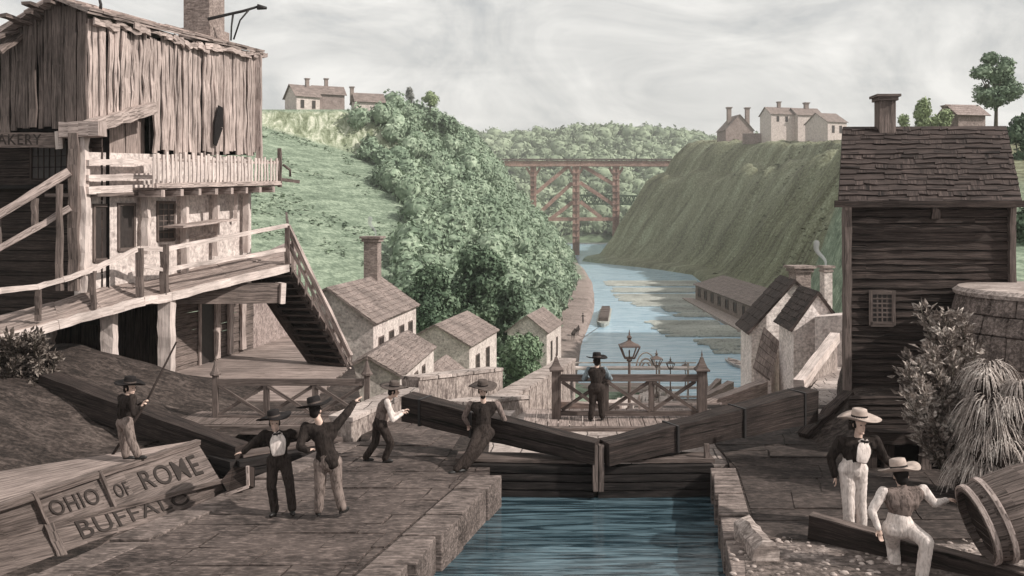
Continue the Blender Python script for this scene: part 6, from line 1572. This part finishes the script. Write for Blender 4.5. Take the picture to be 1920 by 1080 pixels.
def horse(label, px, py, Y, yaw, k=1.0):
    f_ = P(px,py,Y); t = thing('horse', label, 'horse', tuple(f_), 'tow horses on the towpath'); R = Matrix.Rotation(yaw,3,'Z'); q = lambda x,y,z: f_+R@V(x*k,y*k,z*k); mb = MB()
    body_mesh(mb,[(q(-.6,0,1.2),q(.0,0,1.12),.30*k,.29*k),(q(0,0,1.12),q(.6,0,1.2),.29*k,.32*k),(q(.7,0,1.3),q(1.15,0,1.75),.22*k,.13*k),(q(1.15,0,1.8),q(1.5,0,1.55),.12*k,.07*k),
      (q(1.13,.05,1.85),q(1.13,.07,2.0),.03*k,.02*k),(q(1.13,-.05,1.85),q(1.13,-.07,2.0),.03*k,.02*k),
      (q(.62,.14,1.05),q(.66,.14,.6),.12*k,.07*k),(q(.66,.14,.6),q(.62,.14,.05),.06*k,.05*k),(q(.5,-.14,1.05),q(.42,-.14,.6),.12*k,.07*k),(q(.42,-.14,.6),q(.3,-.14,.05),.06*k,.05*k),
      (q(-.68,.15,1.05),q(-.58,.15,.72),.15*k,.09*k),(q(-.58,.15,.72),q(-.78,.15,.5),.08*k,.06*k),(q(-.78,.15,.5),q(-.76,.15,.05),.05*k,.05*k),(q(-.78,-.15,1.05),q(-.7,-.15,.72),.15*k,.09*k),(q(-.7,-.15,.72),q(-.95,-.15,.5),.08*k,.06*k),(q(-.95,-.15,.5),q(-1.0,-.15,.05),.05*k,.05*k),
      (q(-.9,0,1.35),q(-1.1,0,.75),.06*k,.05*k)],8)
    remesh(mb.build('body', M['trous_dk'], t),.04,2)
    mb = MB(); mb.tube([q(.7,0,1.62),q(.95,0,1.85),q(1.15,0,1.98)],[.04,.05,.03],6); mb.build('mane', M['hair'], t)
    mb = MB(); c = q(.62,0,1.25); mb.tube([c+R@V(.1*k,math.cos(a)*.36*k,math.sin(a)*.42*k) for a in np.linspace(0,2*math.pi,13)],.05*k,6); mb.build('collar', M['rail_wood'], t)
horse('tow horse with a collar, the nearer of the pair on the towpath',1075,636,174,math.radians(75))
horse('tow horse, the farther of the pair on the towpath',1082,629,181,math.radians(70))
# chimney smoke
def smoke(label, px, py, Y, h, drift):
    b = P(px,py,Y); me = MB(); r_ = random.Random(px); pts=[]; 
    for k in range(16):
        u=k/15; me.ell(b+V(drift*u+math.sin(u*7)*h*.08,0,h*u),(h*(.045+.11*u),h*.08,h*(.06+.08*u)),None,10,8)
    o = me.build('smoke', None, None); m = bpy.data.materials.new('smoke'); m.use_nodes=True; nt=m.node_tree; nt.nodes.remove(nt.nodes['Principled BSDF']); v_=nt.nodes.new('ShaderNodeVolumePrincipled'); v_.inputs['Color'].default_value=(.9,.9,.92,1); v_.inputs['Density'].default_value=6.0/h
    nt.links.new(v_.outputs[0], nt.nodes['Material Output'].inputs['Volume']); o.data.materials.append(m); remesh(o,h*.016,6); o['kind']='stuff'; o['label']=label; o['category']='smoke'
smoke('thin smoke rising from the tall cottage chimney',704,441,51.7,.95,-.35)
smoke('wisp of smoke from the slender chimney by the dark house',1548,498,44,1.1,-.5)
# ---------------------------------------------------------------- air
mb = MB(); mb.box((150,1500,180),(6400,6600-2,420)); 
mb = MB(); x0,x1,y0,y1,z0,z1 = -5200,5200,-60,8100,-60,190
mb.hexa([(x0,y0,z0),(x1,y0,z0),(x1,y1,z0),(x0,y1,z0)],[(x0,y0,z1),(x1,y0,z1),(x1,y1,z1),(x0,y1,z1)])
hz = mb.build('haze', None, None); hz['kind']='stuff'; m = bpy.data.materials.new('haze'); m.use_nodes=True; nt=m.node_tree; nt.nodes.remove(nt.nodes['Principled BSDF']); v_=nt.nodes.new('ShaderNodeVolumePrincipled')
v_.inputs['Color'].default_value=(.92,.93,.92,1); v_.inputs['Density'].default_value=HAZE; nt.links.new(v_.outputs[0], nt.nodes['Material Output'].inputs['Volume']); hz.data.materials.append(m)
if HAZE <= 0: bpy.data.objects.remove(hz)
for o in bpy.data.objects:
    if '_o' in o: del o['_o']
